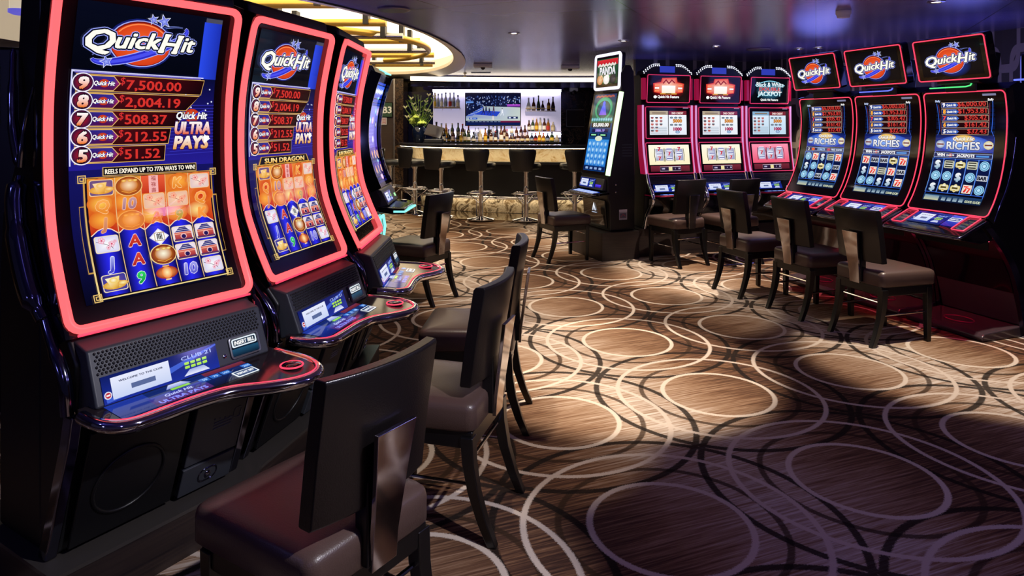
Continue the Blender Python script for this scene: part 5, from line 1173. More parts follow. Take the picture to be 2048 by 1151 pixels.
def wall(name, pts, mt, z0=0.0, z1=CEIL, th=.08):
    g = G()
    for (x0, y0), (x1, y1) in zip(pts, pts[1:]):
        d = Vector((x1 - x0, y1 - y0)).normalized(); n = Vector((-d.y, d.x)) * th
        g.loft([[(x0, y0, z), (x1, y1, z), (x1 + n.x, y1 + n.y, z), (x0 + n.x, y0 + n.y, z)] for z in (z0, z1)])
    return struct(g.build(name, mt, smooth=0))
wall('wall_back', [(4.6, 13.15), (-5.2, 13.15)][::-1], 'marble')
wall('wall_right', [(1.62, 8.95), (3.40, 9.35), (4.45, 6.2), (5.55, 2.4)], 'wallpaper')
wall('wall_left', [(-5.15, 0), (-5.15, 13.1)], 'brown_wall')
wall('wall_side', [(-3.9, 12.30), (-2.147, 12.42)], 'brown_wall', 0, CEIL - .03)
g = G(); g.box(-2.11, -1.96, 12.3, 12.84, 0, CEIL - .03); struct(g.build('column', 'bmarble', smooth=0))
g = G(); g.box(-2.144, -2.114, 12.34, 12.40, 0, CEIL - .03); struct(g.build('trim_2', 'steel'))

# curved bar line: front edge of the counter in plan
BAR = catmull([(-2.06, 12.25), (-1.86, 11.65), (-1.42, 11.13), (-.80, 10.78), (-.1, 10.58), (.7, 10.50), (1.6, 10.52), (2.5, 10.75)], 6)
def off(d):
    out = []
    for i, p in enumerate(BAR):
        a = BAR[max(i - 1, 0)]; b = BAR[min(i + 1, len(BAR) - 1)]; t = (b - a).normalized(); out.append((p.x - t.y * d, p.y + t.x * d))
    return out
def band(g, d0, d1, z0, z1, mi=0, i0=0, i1=None):
    a, b = off(d0)[i0:i1], off(d1)[i0:i1]
    g.loft([[(p[0], p[1], z0), (q[0], q[1], z0), (q[0], q[1], z1), (p[0], p[1], z1)] for p, q in zip(a, b)], mi); return g
t = thing('bar_counter', 'long curved bar counter with glowing onyx panels and a dark top', 'bar counter', (0, 10.9, 0))
def bar_part(n, g, mt, par=None, **k):
    g.v = [(x, y - 10.9, z) for x, y, z in g.v]; return g.build(n, mt, par or t, **k)
M['bartop'] = mat('dark_counter_stone', '2a2a30', 0.15)
bar_part('counter_top', band(G(), 0, .48, 1.075, 1.125), 'bartop', bevel=.006)
bar_part('onyx_panel', band(G(), .26, .30, .855, 1.075), 'onyx', smooth=50)
bar_part('light_strip', band(G(), .03, .06, 1.0685, 1.0748), 'warm_led')
bar_part('arm_ledge', band(G(), .10, .30, .815, .855), 'black', bevel=.005)
bar_part('front_panel', band(G(), .28, .34, .25, .815), 'black', smooth=50)
bar_part('onyx_panel', band(G(), .42, .46, .02, .25), 'onyx_low', smooth=50)
bar_part('light_strip', band(G(), .35, .39, .243, .249), 'warm_low')
bar_part('bar_body', band(G(), .465, .48, .0, 1.075), 'black')
g = G(); P_ = off(.06); g.tube([(x, y, .30) for x, y in P_], .028, 10)
for i in range(2, len(P_), 6): g.tube([(P_[i][0], P_[i][1], .30), (P_[i][0], P_[i][1], .02)], .012, 8)
bar_part('foot_rail', g, 'chrome', smooth=60)
g = band(G(), -.42, .34, .0, .022); struct(g.build('floor_step', 'mirror', smooth=30))

M['navy_marble'] = mat('navy_marble', '10163a', .10)
g = G(); g.box(-1.955, -1.50, 12.86, 12.95, 0, 2.06); struct(g.build('wall_panel', 'navy_marble', smooth=0))
# back bar: header, lit recess, shelves
HY = 12.30
g = G(); g.box(-1.60, .93, HY, HY + .12, 2.075, 2.26); g.box(-1.60, .93, HY + .12, 12.85, 2.075, 2.10); struct(g.build('trim_3', 'violet_gloss', smooth=0))
cov = [(-1.75, 11.75), (-1.2, 11.90), (-.4, 12.05), (.5, 12.12), (1.4, 12.12), (2.4, 12.05)]
g = G(); g.loft([[(p.x, p.y, z) for z in (2.20, 2.275)] + [(p.x, p.y + .03, z) for z in (2.275, 2.20)] for p in catmull(cov, 5)]); struct(g.build('trim_4', 'cove_led', smooth=0))
g = G(); g.loft([[(p.x, p.y + .034, z) for z in (2.10, 2.285)] + [(p.x, p.y + .10, z) for z in (2.285, 2.10)] for p in catmull(cov, 5)]); struct(g.build('trim_5', 'gloss', smooth=0))
def px(x, Y): return (x - 1024) * Y / F
def pz(y, Y): return EYE - (y - HORIZON) * Y / F
SY = 12.75
M['lavender'] = mat('pale_glow_panel', 'c4c0dc', 0.35, emit=(.72, .68, .95), es=.38)  # even glow added so the panel reads bright behind the bottles
t = thing('back_bar_cabinet', 'pale lavender bar shelving with bottle ledges and thin rails', 'shelving', (0, SY, 0))
x0, x1 = px(866, SY), px(1122, SY)
g = G(); g.box(x0, x1, .02, .06, .95, pz(182, SY)); g.build('back_panel', 'lavender', t)
g = G(); g.box(x0, x1, -.05, -.02, pz(183.5, SY), pz(181, SY)); g.build('light_strip', 'shelf_led', t) if 'shelf_led' in M else None
M['shelf_led'] = mat('shelf_light_strip', '8080a0', .4, emit=(.86, .84, 1.0), es=16.0)
g.build('light_strip', 'shelf_led', t)
g = G(); g.box(x0, x1, -.03, -.01, 1.255, 1.262); g.build('light_strip', 'shelf_led', t)
ZL, ZB, ZT = pz(283, 12.5), pz(275, 12.6), pz(262, 12.65)
def shelf(n, xa, xb, ya, yb, z, mt='glassy'):
    g = G(); g.box(xa, xb, ya - SY, yb - SY, z - .018, z); return g.build(n, mt, t, bevel=.002)
M['glassy'] = mat('pale_shelf', 'b8b4c8', .15)
shelf('shelf', x0, x1, 12.38, 12.60, ZL, 'black'); shelf('shelf', x0, x1, 12.60, 12.77, ZB, 'black')
shelf('shelf', px(1048, 12.65), x1, 12.63, 12.77, ZT)
ZUL, ZUR = pz(215.5, 12.65), pz(221, 12.65)
shelf('shelf', px(867, 12.6), px(921, 12.6), 12.56, 12.77, ZUL); shelf('shelf', px(1050, 12.6), px(1112, 12.6), 12.56, 12.77, ZUR)
for xa, xb, Y, z in ((px(868, 12.4), px(1119, 12.4), 12.385, ZL + .03), (px(868, 12.57), px(920, 12.57), 12.565, ZUL + .008), (px(1051, 12.57), px(1110, 12.57), 12.565, ZUR + .04)):
    g = G(); g.tube([(xa, Y - SY, z), (xb, Y - SY, z)], .006, 6); g.build('shelf_rail', 'gold', t)
    for k in range(4):
        x = xa + (xb - xa) * (k + .02) / 3.04; g = G(); g.tube([(x, Y - SY, z), (x, Y - SY, z - .055)], .004, 6); g.build('rail_post', 'gold', t)
g = G(); g.box(x0, x1, -.30, .06, .6, ZL - .018); g.build('base_cabinet', 'black', t)

# television
TY = 12.66
tv = thing('television', 'wall television showing a basketball game above the bottles', 'television', (px(986, TY), TY, pz(218.5, TY)))
w, h = px(1042, TY) - px(930, TY), pz(185, TY) - pz(252, TY)
g = G(); g.box(-w / 2, w / 2, 0, .05, -h / 2, h / 2); g.build('casing', 'black', tv, bevel=.004)
S = Pic(); a, b = w / 2 - .018, h / 2 - .018
X = lambda q: -a + 2 * a * q
Y_ = lambda q: b - 2 * b * q
S.rect(-a, Y_(1), a, Y_(0), '0a1440', 0, top='0a0e2a')
for k in range(190):
    v = .08 + .30 * random.random() + (.2 * random.random() if random.random() < .25 else 0); u = random.random() * (1 if v < .38 else .3)
    S.ell(X(u), Y_(v), .010, .013, random.choice(('203068', '4a68b0', '8898c8', '182048', '303a70', '6a80c0', 'b0b8d8')), 1 + .01 * k, n=7)
S.poly([(X(.0), Y_(.86)), (X(1), Y_(.86)), (X(1), Y_(.44)), (X(.33), Y_(.40)), (X(0), Y_(.72))], ['b8c8c0', 'c8d4cc', 'c0ccc8', 'a8bcc4', '8090c0'], 4)
S.poly([(X(.15), Y_(.66)), (X(.57), Y_(.72)), (X(.64), Y_(.57)), (X(.29), Y_(.54))], '2040c0', 5); S.poly([(X(.02), Y_(.70)), (X(.12), Y_(.70)), (X(.34), Y_(.44)), (X(.31), Y_(.42))], '3058c8', 5)
for k in range(6): S.path([(X(.04 + .045 * k), Y_(.66 - .04 * k)), (X(.13 + .035 * k), Y_(.68 - .04 * k))], .004, 'd8e0f0', 6)
S.rect(X(.76), Y_(.41), X(1), Y_(.34), '8030a8', 5, top='b850d0'); S.rect(X(0), Y_(.30), X(.14), Y_(.25), '6090e0', 5)
for u, v, c in ((.32, .52, '182050'), (.37, .48, '20284a'), (.43, .53, '202a58'), (.51, .48, '503850'), (.67, .55, 'e8ecf0'), (.50, .76, 'e0d8d8')):
    S.poly([(X(u) - .015, Y_(v) - .04), (X(u) + .02, Y_(v) - .04), (X(u) + .012, Y_(v) + .03), (X(u) - .008, Y_(v) + .03)], c, 7); S.ell(X(u), Y_(v) + .04, .011, .012, '6a4a40', 8, n=8)
    S.path([(X(u) - .012, Y_(v) - .04), (X(u) - .03, Y_(v) - .085)], .010, c, 7); S.path([(X(u) + .012, Y_(v) - .04), (X(u) + .026, Y_(v) - .085)], .010, c, 7)
S.rect(X(.06), Y_(.82), X(.21), Y_(.76), '2048b0', 9); S.text('82', X(.10), Y_(.81), .04, 'ffffff', 10); S.rect(X(.13), Y_(.805), X(.19), Y_(.775), '80a0e0', 10)
S.rect(X(.77), Y_(.80), X(.96), Y_(.73), '182858', 9); S.rect(X(.79), Y_(.785), X(.83), Y_(.745), 'e0e8ff', 10); S.rect(X(.88), Y_(.785), X(.92), Y_(.745), 'e0e8ff', 10)
S.rect(-a, Y_(.92), X(.64), Y_(.86), '0c1840', 9); S.rect(X(.64), Y_(.92), a, Y_(.86), '501030', 9, top='802048'); S.rect(-a, Y_(1), a, Y_(.92), '0a1c50', 9)
for k in range(9): S.rect(X(.03 + .07 * k), Y_(.90), X(.08 + .07 * k), Y_(.885), 'a0b4d8', 10)
S.done('screen', lambda u, v, h_: (u, -.001 - h_, v), tv)

# bottles, one by one
def bottle_mesh(kind):
    if kind == 'tall': pr = [(.030, 0), (.034, .006), (.034, .15), (.030, .18), (.014, .215), (.012, .27)]; cap = (.27, .300, .014); lab = (.04, .125, .0345)
    elif kind == 'square': pr = [(.036, 0), (.040, .006), (.040, .14), (.034, .165), (.015, .185), (.013, .225)]; cap = (.225, .26, .017); lab = (.03, .11, .0406)
    else: pr = [(.032, 0), (.042, .02), (.044, .07), (.030, .14), (.015, .18), (.013, .235)]; cap = (.235, .265, .016); lab = (.025, .085, .0446)
    return pr, cap, lab
_bm = {}
def bmat(c, glass=False):
    k = 'bottle_' + c
    if k not in M:
        M[k] = mat('bottle_glass_' + c, c, 0.08, spec=0.6)
        M[k].node_tree.nodes['Principled BSDF'].inputs['Transmission Weight'].default_value = .35
    return k
def lmat(c):
    k = 'label_' + c
    if k not in M: M[k] = mat('bottle_label_' + c, c, 0.5)
    return k
CN = {'c8ccd0': 'clear', '10140f': 'black', '2c4420': 'green', 'b06a18': 'amber', '5a2a10': 'brown', '3a1010': 'dark red', 'c89a30': 'golden', 'd8c8a0': 'pale', '1c2438': 'dark blue'}
LN = {'f0ece0': 'white', 'e8c040': 'yellow', '20242c': 'black', 'c03028': 'red', 'd8c8a8': 'cream', '8090b0': 'grey blue', 'e0d0d8': 'pink'}
KN = {'tall': 'slim', 'square': 'broad', 'round': 'round-bellied'}
def bottle(x, y, z, kind, gc, lc, capc, sc, label, group):
    pr, cp, lb = bottle_mesh(kind); key = (kind, gc, lc, capc)
    r = thing('liquor_bottle', label, 'bottle', (x, y, z), 0, group); r.scale = (sc[0], sc[0], sc[1])
    if key not in _bm:
        a = G().lathe(pr, 14).build('bottle_body', bmat(gc), r, smooth=50)
        b = G().lathe([(lb[2], lb[0]), (lb[2], lb[1])], 14, caps=False).build('bottle_label', lmat(lc), r, smooth=50)
        c = G().lathe([(cp[2], cp[0]), (cp[2], cp[1])], 12).build('bottle_cap', lmat(capc), r, smooth=50); _bm[key] = (a, b, c)
    else:
        for o in _bm[key]: q = o.copy(); COL.objects.link(q); q.parent = r
ORD = ['first', 'second', 'third', 'fourth', 'fifth', 'sixth', 'seventh', 'eighth', 'ninth', 'tenth', 'eleventh', 'twelfth', 'thirteenth', 'fourteenth', 'fifteenth', 'sixteenth', 'seventeenth', 'eighteenth', 'nineteenth', 'twentieth', 'twenty-first', 'twenty-second', 'twenty-third', 'twenty-fourth', 'twenty-fifth', 'twenty-sixth', 'twenty-seventh', 'twenty-eighth']
zx = lambda v: 860 + v / 7.585
GL = list(CN); LL = list(LN)
def bottle_row(where, Y, z, items, hpx):
    def gap(i):
        return min([abs(items[i][0] - q[0]) for j, q in enumerate(items) if j != i] or [99]) / 7.585 * Y / F
    for i, it in enumerate(items):
        v, kind, gc, lc, cc = it[:5]; hh = it[5] if len(it) > 5 else hpx
        H0 = {'tall': .30, 'square': .26, 'round': .265}[kind]; sz = hh / 7.585 * Y / F / H0
        bottle(px(zx(v), Y), Y, z, kind, GL[gc], LL[lc], LL[cc], (min(1.18 * min(1.05, max(.84, sz)), .485 * gap(i) / {'tall': .0345, 'square': .0406, 'round': .0446}[kind]), sz), '%s %s bottle, %s label, %s from vase %s' % (KN[kind], CN[GL[gc]], LN[LL[lc]], ORD[i], where), 'bottles ' + where)
bottle_row('in lower front row', 12.47, ZL, [
    (158, 'square', 4, 2, 2, 150), (216, 'square', 1, 0, 2), (285, 'round', 1, 2, 2), (350, 'square', 4, 6, 2), (420, 'round', 1, 2, 5), (472, 'tall', 6, 1, 1, 150), (530, 'tall', 2, 4, 0), (588, 'square', 2, 0, 0, 170), (660, 'round', 1, 0, 2, 150),
    (762, 'square', 7, 4, 0, 185), (840, 'tall', 3, 1, 2, 205), (925, 'tall', 4, 4, 2, 190), (992, 'tall', 5, 0, 3, 160), (1080, 'tall', 4, 0, 2, 250), (1168, 'square', 4, 4, 3, 190), (1225, 'round', 4, 4, 0, 120), (1272, 'round', 4, 4, 2, 120), (1332, 'square', 4, 6, 2, 130), (1400, 'round', 5, 4, 2, 160),
    (1482, 'round', 4, 4, 5, 170), (1545, 'tall', 8, 5, 2, 130), (1602, 'square', 5, 3, 3, 130), (1662, 'square', 3, 1, 1, 150), (1722, 'square', 3, 1, 3, 130), (1784, 'square', 8, 5, 5, 130), (1850, 'square', 2, 1, 2, 150), (1925, 'round', 7, 5, 0, 110)], 190)
bottle_row('in lower back row', 12.575, ZB, [
    (98, 'square', 4, 3, 2, 240), (175, 'tall', 7, 0, 5), (243, 'tall', 3, 1, 0), (338, 'tall', 2, 4, 0), (427, 'tall', 2, 4, 2, 225), (495, 'tall', 5, 0, 3, 210), (585, 'tall', 5, 4, 3, 175), (690, 'tall', 0, 5, 5, 150), (733, 'tall', 0, 0, 5, 150),
    (895, 'tall', 1, 2, 2, 180), (960, 'tall', 0, 5, 2, 180), (1015, 'tall', 8, 2, 2, 180), (1130, 'tall', 4, 4, 2, 190), (1240, 'tall', 7, 5, 2, 170), (1312, 'tall', 4, 6, 6, 170), (1382, 'tall', 5, 6, 6, 185), (1440, 'tall', 4, 6, 2, 190)], 220)
bottle_row('on raised tier', 12.70, ZT, [
    (1502, 'tall', 4, 0, 2, 165), (1560, 'square', 2, 0, 0, 195), (1617, 'tall', 3, 1, 6, 200), (1672, 'square', 7, 0, 5, 205), (1734, 'square', 4, 0, 2, 195), (1792, 'square', 3, 3, 5, 190), (1866, 'square', 7, 4, 0, 140)], 190)
bottle_row('on upper vase-side shelf', 12.66, ZUL, [
    (75, 'square', 7, 1, 1, 230), (125, 'square', 0, 5, 2, 215), (180, 'square', 0, 0, 5, 220), (240, 'tall', 0, 5, 2, 235), (305, 'square', 0, 3, 6, 230), (362, 'square', 0, 5, 5, 235), (424, 'square', 0, 0, 2, 195)], 210)
bottle_row('on upper far shelf', 12.66, ZUR, [
    (1496, 'round', 0, 0, 6, 195), (1572, 'round', 4, 0, 5, 200), (1646, 'round', 2, 2, 2, 230), (1710, 'round', 5, 5, 2, 150), (1800, 'tall', 4, 1, 2, 180), (1866, 'round', 5, 2, 2, 210)], 190)

# vase with flowers, till, fixtures of the bar
VY = 11.95; vx, vz = px(838, VY), 1.126
t = thing('flower_vase', 'dark glazed vase of white lilies and green flowers on the bar', 'vase', (vx, VY, vz))
g = G(); g.lathe([(.075, 0), (.09, .01), (.125, .16), (.115, .25), (.085, .285), (.095, .30), (.08, .295), (.05, .2)], 24); g.build('vase', 'navy', t, smooth=50)
M['leaf'] = mat('leaf_green', '6f8f35', .45); M['petal'] = mat('lily_petal', 'eef0c8', .5); M['lime'] = mat('lime_bloom', 'bcd05a', .5)
g = G(); gp = G(); gl = G()
for k in range(34):
    a = random.random() * 2 * PI; s_ = random.random(); R = .10 + .20 * s_; z1 = .42 + .50 * random.random() * (1 - .3 * s_)
    tip = Vector((R * math.cos(a), R * .6 * math.sin(a), z1))
    g.tube(catmull([(0.02 * math.cos(a), .02 * math.sin(a), .22), (tip.x * .45, tip.y * .45, z1 * .65), tuple(tip)], 3), .004, 5)
    if k % 2 == 0:
        for j in range(6):
            b = j * PI / 3; d = Vector((math.cos(b), math.sin(b) * .8, .9)).normalized() * .075
            s0 = Vector((-d.y, d.x, 0)).normalized() * .014
            gp.add([tip, tip + d * .55 + s0, tip + d, tip + d * .55 - s0], [(0, 1, 2, 3)])
    else:
        for j in range(5):
            p = tip * (.4 + .12 * j); p.z = .26 + (z1 - .2) * (.25 + .15 * j); d = Vector((math.cos(a + j * 2), math.sin(a + j * 2), .5)) * .10; s0 = Vector((-d.y, d.x, .02)).normalized() * .016
            g.add([p, p + d * .5 + s0, p + d, p + d * .5 - s0], [(0, 1, 2, 3)])
for k in range(7):
    a = k * .9; c = (.10 * math.cos(a) - .02, .09 * math.sin(a) - .04, .33 + .05 * (k % 3)); 
    for j in range(16):
        b = j * 2.4; q = .05 * math.sqrt(j / 16); gl.ball((c[0] + q * math.cos(b), c[1] + q * math.sin(b) * .8, c[2] + .045 - q * .7), .018, 6, 4)
g.build('stems', 'leaf', t, smooth=60); gp.build('lily_bloom', 'petal', t, smooth=0); gl.build('green_bloom', 'lime', t, smooth=60)
t = thing('cash_till', 'black till with a tilted screen beside the flower vase', 'till', (px(868, 11.75), 11.75, 1.126))
g = G(); g.box(-.16, .16, -.12, .12, 0, .07); g.build('base', 'black', t, bevel=.015)
g = G(); g.xform(Matrix.Identity(4)); g.box(-.15, .15, -.015, .015, -.11, .11); g.xform(Matrix.Translation((.0, .02, .20)) @ Matrix.Rotation(math.radians(-28), 4, 'X') @ Matrix.Rotation(.3, 4, 'Y')); g.build('screen', 'bezel', t, bevel=.005)
g = G(); g.box(-.03, .03, .0, .05, .06, .16); g.build('stand', 'black', t)

# deck sign and notice on the side wall
t = thing('wall_sign', 'green square wall sign with an arrow and white deck code', 'sign', (px(763, 12.2), 12.385, pz(219, 12.2)))
S = Pic(); S.rect(-.15, -.135, .165, .135, 'c8d0c8', 0); S.rect(-.14, -.126, .155, .126, '2f4f3a', 1); S.text('B3', .068, -.06, .17, 'f0f4f0', 2, bold=.03)
S.path([(-.12, .02), (-.07, .06), (-.05, -.02), (-.04, -.08)], .016, 'd8e0d8', 2); S.poly([(-.08, -.05), (-.01, -.05), (-.04, -.10)], 'd8e0d8', 2)
S.done('sign_face', lambda u, v, h: (u, -.012 - h, v), t, mt='print'); g = G(); g.box(-.15, .165, -.012, .012, -.135, .135); g.build('sign_plate', 'grey', t)
t = thing('wall_notice', 'small white paper notice under the green sign', 'notice', (px(764, 12.2), 12.385, pz(242, 12.2)))
g = G(); g.box(-.05, .05, -.006, .012, -.065, .065); g.build('paper', 'white', t)
S = Pic(); S.frame(-.035, -.05, .035, .05, .006, 'a05050', 0)
for k in range(3): S.rect(-.025, -.035 + .03 * k, .025, -.02 + .03 * k, 'b07070', 1)
S.done('print', lambda u, v, h: (u, -.007 - h, v), t, mt='print')
t = thing('wall_speaker', 'white box speaker high on the dark marble by the bar', 'speaker', (px(1148, 13.0), 13.06, pz(172, 13.0)))
g = G(); g.box(-.075, .075, -.12, .08, -.10, .10); g.build('casing', 'white', t, bevel=.015); g = G(); g.ball((0, -.10, -.12), .045, 12, 8); g.build('camera_dome', 'bezel', t)
t = thing('wall_frame', 'thin square metal frame on the dark marble wall', 'frame', (px(1152, 13.0), 13.12, pz(236, 13.0)))
g = G(); g.tube([(-.17, 0, -.16), (.17, 0, -.16), (.17, 0, .16), (-.17, 0, .16)], .008, 6, closed=True); g.build('edge', 'grey', t); g = G(); g.box(-.16, .16, .005, .02, -.15, .15); g.build('panel', 'bezel', t)

# ------------------------------------------------------------------ ceiling fixtures
def downlight(x, y, label):
    t = thing('ceiling_light', label, 'ceiling light', (x, y, CEIL), 0, 'small round downlights in the ceiling')
    G().lathe([(.058, -.001), (.058, -.006), (.040, -.010), (.036, -.002)], 24, caps=False).build('ring', 'steel', t, smooth=50)
    G().lathe([(.034, -.003), (.001, -.006)], 18).build('lamp', 'lamp_on', t)
def cpt(x, y, z=CEIL): Y = (CEIL - EYE) * F / (HORIZON - y); return (x - 1024) * Y / F, Y
for x, y, l in ((1028, 66, 'downlight in the open ceiling between the oval recess and the panda machine'), (1247, 81, 'downlight above the machine with green light bars'), (1432, 92, 'downlight above the middle red reel machine'),
                (1598, 97, 'downlight over the gap between the two machine rows'), (1637, 95, 'twin downlight just above the curved machine topper by the corner'), (1872, 3, 'bright downlight over the last curved machine at the frame top'), (1600, 170, '')):
    if l: downlight(*cpt(x, y), l)
def disc(x, y, R, label, dark):
    X, Y = cpt(x, y); t = thing('ceiling_speaker', label, 'ceiling speaker', (X, Y, CEIL), 0, 'round ceiling speakers')
    G().lathe([(R, -.0005), (R, -.012), (R * .9, -.018), (.001, -.018)], 32).build('rim', dark, t, smooth=50)
    G().lathe([(R * .82, -.019), (.001, -.0195)], 28).build('grille', 'grey', t, smooth=50)
M['lilac'] = mat('lilac_painted_metal', '6a6078', .35, .4)
disc(788, 17, .12, 'round flush speaker in the ceiling beside the oval recess', 'lilac'); disc(1517, 97, .13, 'round flush speaker in the ceiling above the reel machines', 'lilac')
X, Y = cpt(1687, 22); t = thing('smoke_detector', 'white round smoke detector on the ceiling', 'smoke detector', (X, Y, CEIL))
G().lathe([(.055, -.0005), (.055, -.02), (.05, -.03)], 24).build('base', 'white', t, smooth=40); G().lathe([(.048, -.03), (.044, -.05), (.001, -.056)], 24).build('chamber', 'white', t, smooth=40)
for px_, py_, nm, lb, ct in ((1140, 131, 'ceiling_sensor', 'pale flat box on the ceiling near the tall slanted machine', 'sensor'), (966, 128, 'ceiling_sensor', 'pale box sensor on the ceiling near the oval recess', 'sensor')):
    X, Y = cpt(px_, py_); t = thing(nm, lb, ct, (X, Y, CEIL)); g = G(); g.box(-.13, .13, -.10, .10, -.05, -.0005); g.build('casing', 'white', t, bevel=.01); g = G(); g.ball((0, -.02, -.05), .035, 12, 8); g.build('lens', 'bezel', t)
X, Y = cpt(930, 146); t = thing('sprinkler', 'tiny brass sprinkler head hanging before the bar', 'sprinkler', (X, Y, CEIL)); g = G(); g.lathe([(.03, -.0005), (.03, -.008), (.008, -.012), (.008, -.05), (.03, -.054), (.03, -.058)], 12); g.build('head', 'gold', t)
X, Y = cpt(962, 145); t = thing('ceiling_vent', 'dark slot vent in the ceiling in front of the bar', 'vent', (X, Y, CEIL)); g = G(); g.box(-.16, .16, -.05, .05, -.008, -.0005); g.build('plate', 'black', t); 

# chandelier of long rails inside the oval recess
t = thing('rail_chandelier', 'chandelier of long brass and chrome rails in the oval ceiling recess', 'chandelier', (EC[0], EC[1], CEIL))
for k, (yy, mt_) in enumerate(((-3.0, 'gold'), (-2.0, 'gold'), (-1.45, 'steel'), (-.6, 'gold'), (-.05, 'steel'), (1.0, 'gold'), (1.5, 'steel'), (2.5, 'gold'))):
    half = EA * .80 * math.sqrt(max(0, 1 - (yy / EB) ** 2)) - .12; z = .10 if mt_ == 'gold' else .045
    g = G(); g.tube([(-half, yy, z), (half, yy, z)], .036 if mt_ == 'gold' else .030, 12); r = g.build('rail', mt_, t, smooth=60)
    for q in (-.55, .0, .82):
        g = G(); g.box(half * q - .025, half * q + .025, yy - .06, yy + .06, z - .02, .295); g.build('clamp', 'black', r)
g = G(); cv = [(EA * .80 * math.cos(a) - .1, EB * .72 * math.sin(a) * .55 - .2, .07) for a in (-1.2 + 2.4 * k / 24 for k in range(25))]; g.tube(cv, .036, 10); g.build('end_bow', 'gold', t, smooth=60)

# glass drum lamp and ceiling panel with added warm glow beyond the first machine
t = thing('drum_lamp', 'glass drum ceiling lamp with a violet base at the upper corner', 'lamp', (-2.88, 4.0, CEIL))
M['drumglass'] = mat('drum_glass', 'e8d8b8', .15, emit=(1, .84, .6), es=.55); M['violet_lit'] = mat('violet_lit_base', '3030a0', .3, emit=(.16, .14, .8), es=.7)
g = G(); g.lathe([(.055, -.0005), (.055, -.18)], 28); g.build('shade', 'drumglass', t, smooth=50); g = G(); g.lathe([(.062, -.18), (.062, -.20), (.04, -.21), (.001, -.21)], 28); g.build('base', 'violet_lit', t, smooth=50)
g = G(); g.box(-4.9, -2.75, 4.35, 6.8, CEIL - .03, CEIL - .0005); struct(g.build('ceiling_panel', 'ceiling_glow', smooth=0))
t = thing('vented_cabinet', 'black vented cabinet standing behind the largest tall red-framed machine', 'cabinet', (-2.75, 3.35, 0), math.radians(20))
g = G(); g.box(-.3, .32, 0, .6, 0, 1.84); g.build('housing', 'black', t, bevel=.02)
for k in range(7):
    g = G(); g.box(-.2, .2, -.006, .004, 1.45 + .045 * k, 1.472 + .045 * k); g.build('louver', 'panel', t)

# ------------------------------------------------------------------ plinths
def plinth(name, label, out, h, top='plinth_top'):
    c = (sum(p[0] for p in out) / len(out), sum(p[1] for p in out) / len(out))
    t = thing(name, label, 'plinth', (c[0], c[1], 0)); o = [(x - c[0], y - c[1]) for x, y in out]
    G().prism_xy(o, .0, h - .012).build('body', 'plinth', t, smooth=0); G().prism_xy([(x * 1.008, y * 1.008) for x, y in o], h - .012, h).build('top', top, t, smooth=0)
def loc2(L, rz, x, y): c, s = math.cos(rz), math.sin(rz); return L[0] + x * c - y * s, L[1] + x * s + y * c

# ------------------------------------------------------------------ machines in place
TALLS = [((-1.277, 1.95), 58.0, 'nearest'), ((-.925, 2.60), 76.5, 'mid'), ((-.752, 3.33), 90.5, 'end')]
PH = .16
tl = ['nearest tall red-framed machine, whole front in view, beaded speaker grille', 'second tall red-framed machine, between the first and the steeply turned third', 'third tall red-framed machine, seen almost edge-on, with a lamp mirrored in its deck']
tl[0] = 'largest tall red-framed machine, with a banner of small white capitals above its reels'
bn = ['REELS EXPAND UP TO 7776 WAYS TO WIN!', 'SUN DRAGON', 'SUN DRAGON']
for (L, a, _), lb, b_, st, tk in zip(TALLS, tl, bn, (False, False, True), ((0, 1), (1, 1), (1, 0))):
    tall_machine((L[0], L[1], PH + .001), math.radians(a), lb, b_, st, tk)
fr, bk = [], []
for (L, a, _) in TALLS:
    for x in (-.02, .66): fr.append(loc2(L, math.radians(a), x, .02)); bk.append(loc2(L, math.radians(a), x, .62))
plinth('machine_plinth', 'low dark wood plinth under the tall red-framed machines', fr + bk[::-1], PH)

RZ = math.radians(-71.2)
R0 = (2.532, 6.349); step = (.651 * .322, -.651 * .947)
rl = ['curved machine nearest the corner, small topper beside the reel machines', 'middle curved machine of the row, blue accent light under its topper', 'largest curved machine at the row end, green accent light under its topper']
rl[0] = 'curved machine at the inner corner of the room, its topper overlapping the last reel machine'
for k, (v, st) in enumerate(((0, None), (1, 'blue_neon'), (2, 'green_neon'))):
    topper_machine((R0[0] + step[0] * k, R0[1] + step[1] * k, 0), RZ, rl[k], v, st)
# dark neighbour cut by the frame
L = (3.80, 5.22)
t = thing('slot_machine', 'dark machine behind the row end with two blue light lines', 'slot machine', (*L, 0), RZ)
g = G(); g.prism_yz([(.05, .7), (.15, 1.6), (.25, 1.66), (.6, 1.6), (.6, 0), (.05, 0)], 0, .6); g.build('cabinet', 'black', t, bevel=.02)
g = G(); g.box(.0, .6, .10, .45, 1.72, 2.00); tp = g.build('topper', 'gloss', t, bevel=.03)
for z in (1.69, 1.79):
    g = G(); g.tube([(-.02, .085, z), (.62, .085, z), (.64, .2, z)], .008, 6); g.build('light_line', 'blue_neon', t)

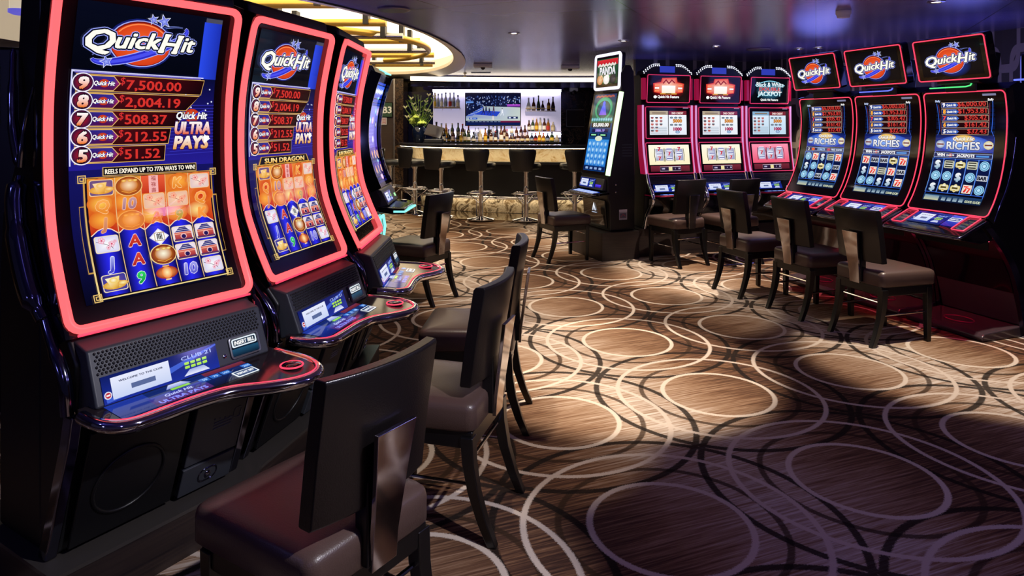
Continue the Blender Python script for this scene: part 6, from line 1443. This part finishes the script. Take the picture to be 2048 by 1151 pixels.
SZ = math.radians(18); S0 = (1.44, 7.50); sp_ = .675
PB = .30
rm = ['red reel machine beside the panda machine, cream-lit reels', 'middle red reel machine with cream-lit reels, behind a chair back', 'reel machine with pink-lit reels and a black and white title']
for k in range(3):
    x, y = loc2(S0, SZ, sp_ * k, 0); reel_machine((x, y, PB + .001), SZ, rm[k], 'red' if k < 2 else 'bw')
plinth('machine_plinth', 'dark wood plinth under the three red reel machines', [loc2(S0, SZ, *q) for q in ((-.06, -.02), (2.04, -.02), (2.04, .66), (-.06, .66))], PB, 'plinth')

PZ = math.radians(-68); PL = (1.02 - .60 * math.cos(PZ), 7.28 - .60 * math.sin(PZ))
slant_machine((PL[0], PL[1], PB + .001), PZ)
plinth('machine_plinth', 'dark wood plinth under the machine with green light bars', [loc2(PL, PZ, *q) for q in ((-.12, -.10), (.66, -.10), (.66, .355), (-.12, .40))], PB, 'plinth')
teal_machine((-1.065, 5.43, 0), math.radians(92))

# ------------------------------------------------------------------ chairs in place: centre between the rear feet, turn
def chair_at(fx, fy, deg, label):
    a = math.radians(deg); x, y = loc2((fx, fy), a, 0, .275); make_chair((x, y, 0), a, label)
chair_at(-.28, 1.633, 56, 'chair at the largest tall machine, its polished back plate close to the viewer')
chair_at(-.015, 2.52, 74, 'chair at the second tall machine, second from the viewer')
chair_at(.08, 3.37, 86, 'chair at the third tall machine, back seen edge-on')
chair_at(-.545, 5.57, 64, 'chair tucked under the turquoise-lit machine')
chair_at(.30, 7.27, -66, 'chair facing the machine with green light bars, near the bar')
chair_at(1.85, 6.92, 27, 'chair at the red reel machine beside the panda machine')
chair_at(2.43, 7.0, 24, 'chair at the pink-lit reel machine, deepest in the corner')
chair_at(1.83, 5.83, -72, 'chair at the corner curved machine')
chair_at(2.07, 5.20, -72, 'chair at the middle curved machine')
chair_at(2.28, 4.60, -73, 'chair at the largest curved machine, foremost of that row')

for k, (x, y, d, l) in enumerate(((-2.06, 11.58, -60, 'bar stool farthest along the bend, by the brown wall'), (-1.56, 10.98, -48, 'bar stool in front of the marble column'), (-1.10, 10.62, -40, 'bar stool below the till and flower vase'),
        (-.466, 10.27, -20, 'bar stool directly under the television'), (.209, 10.16, -18, 'bar stool between the television and the machine with green light bars'), (.933, 10.16, 12, 'bar stool half hidden by the slanted machine'))):
    make_stool((x, y, .022 if k > 0 else .0), math.radians(d), l)
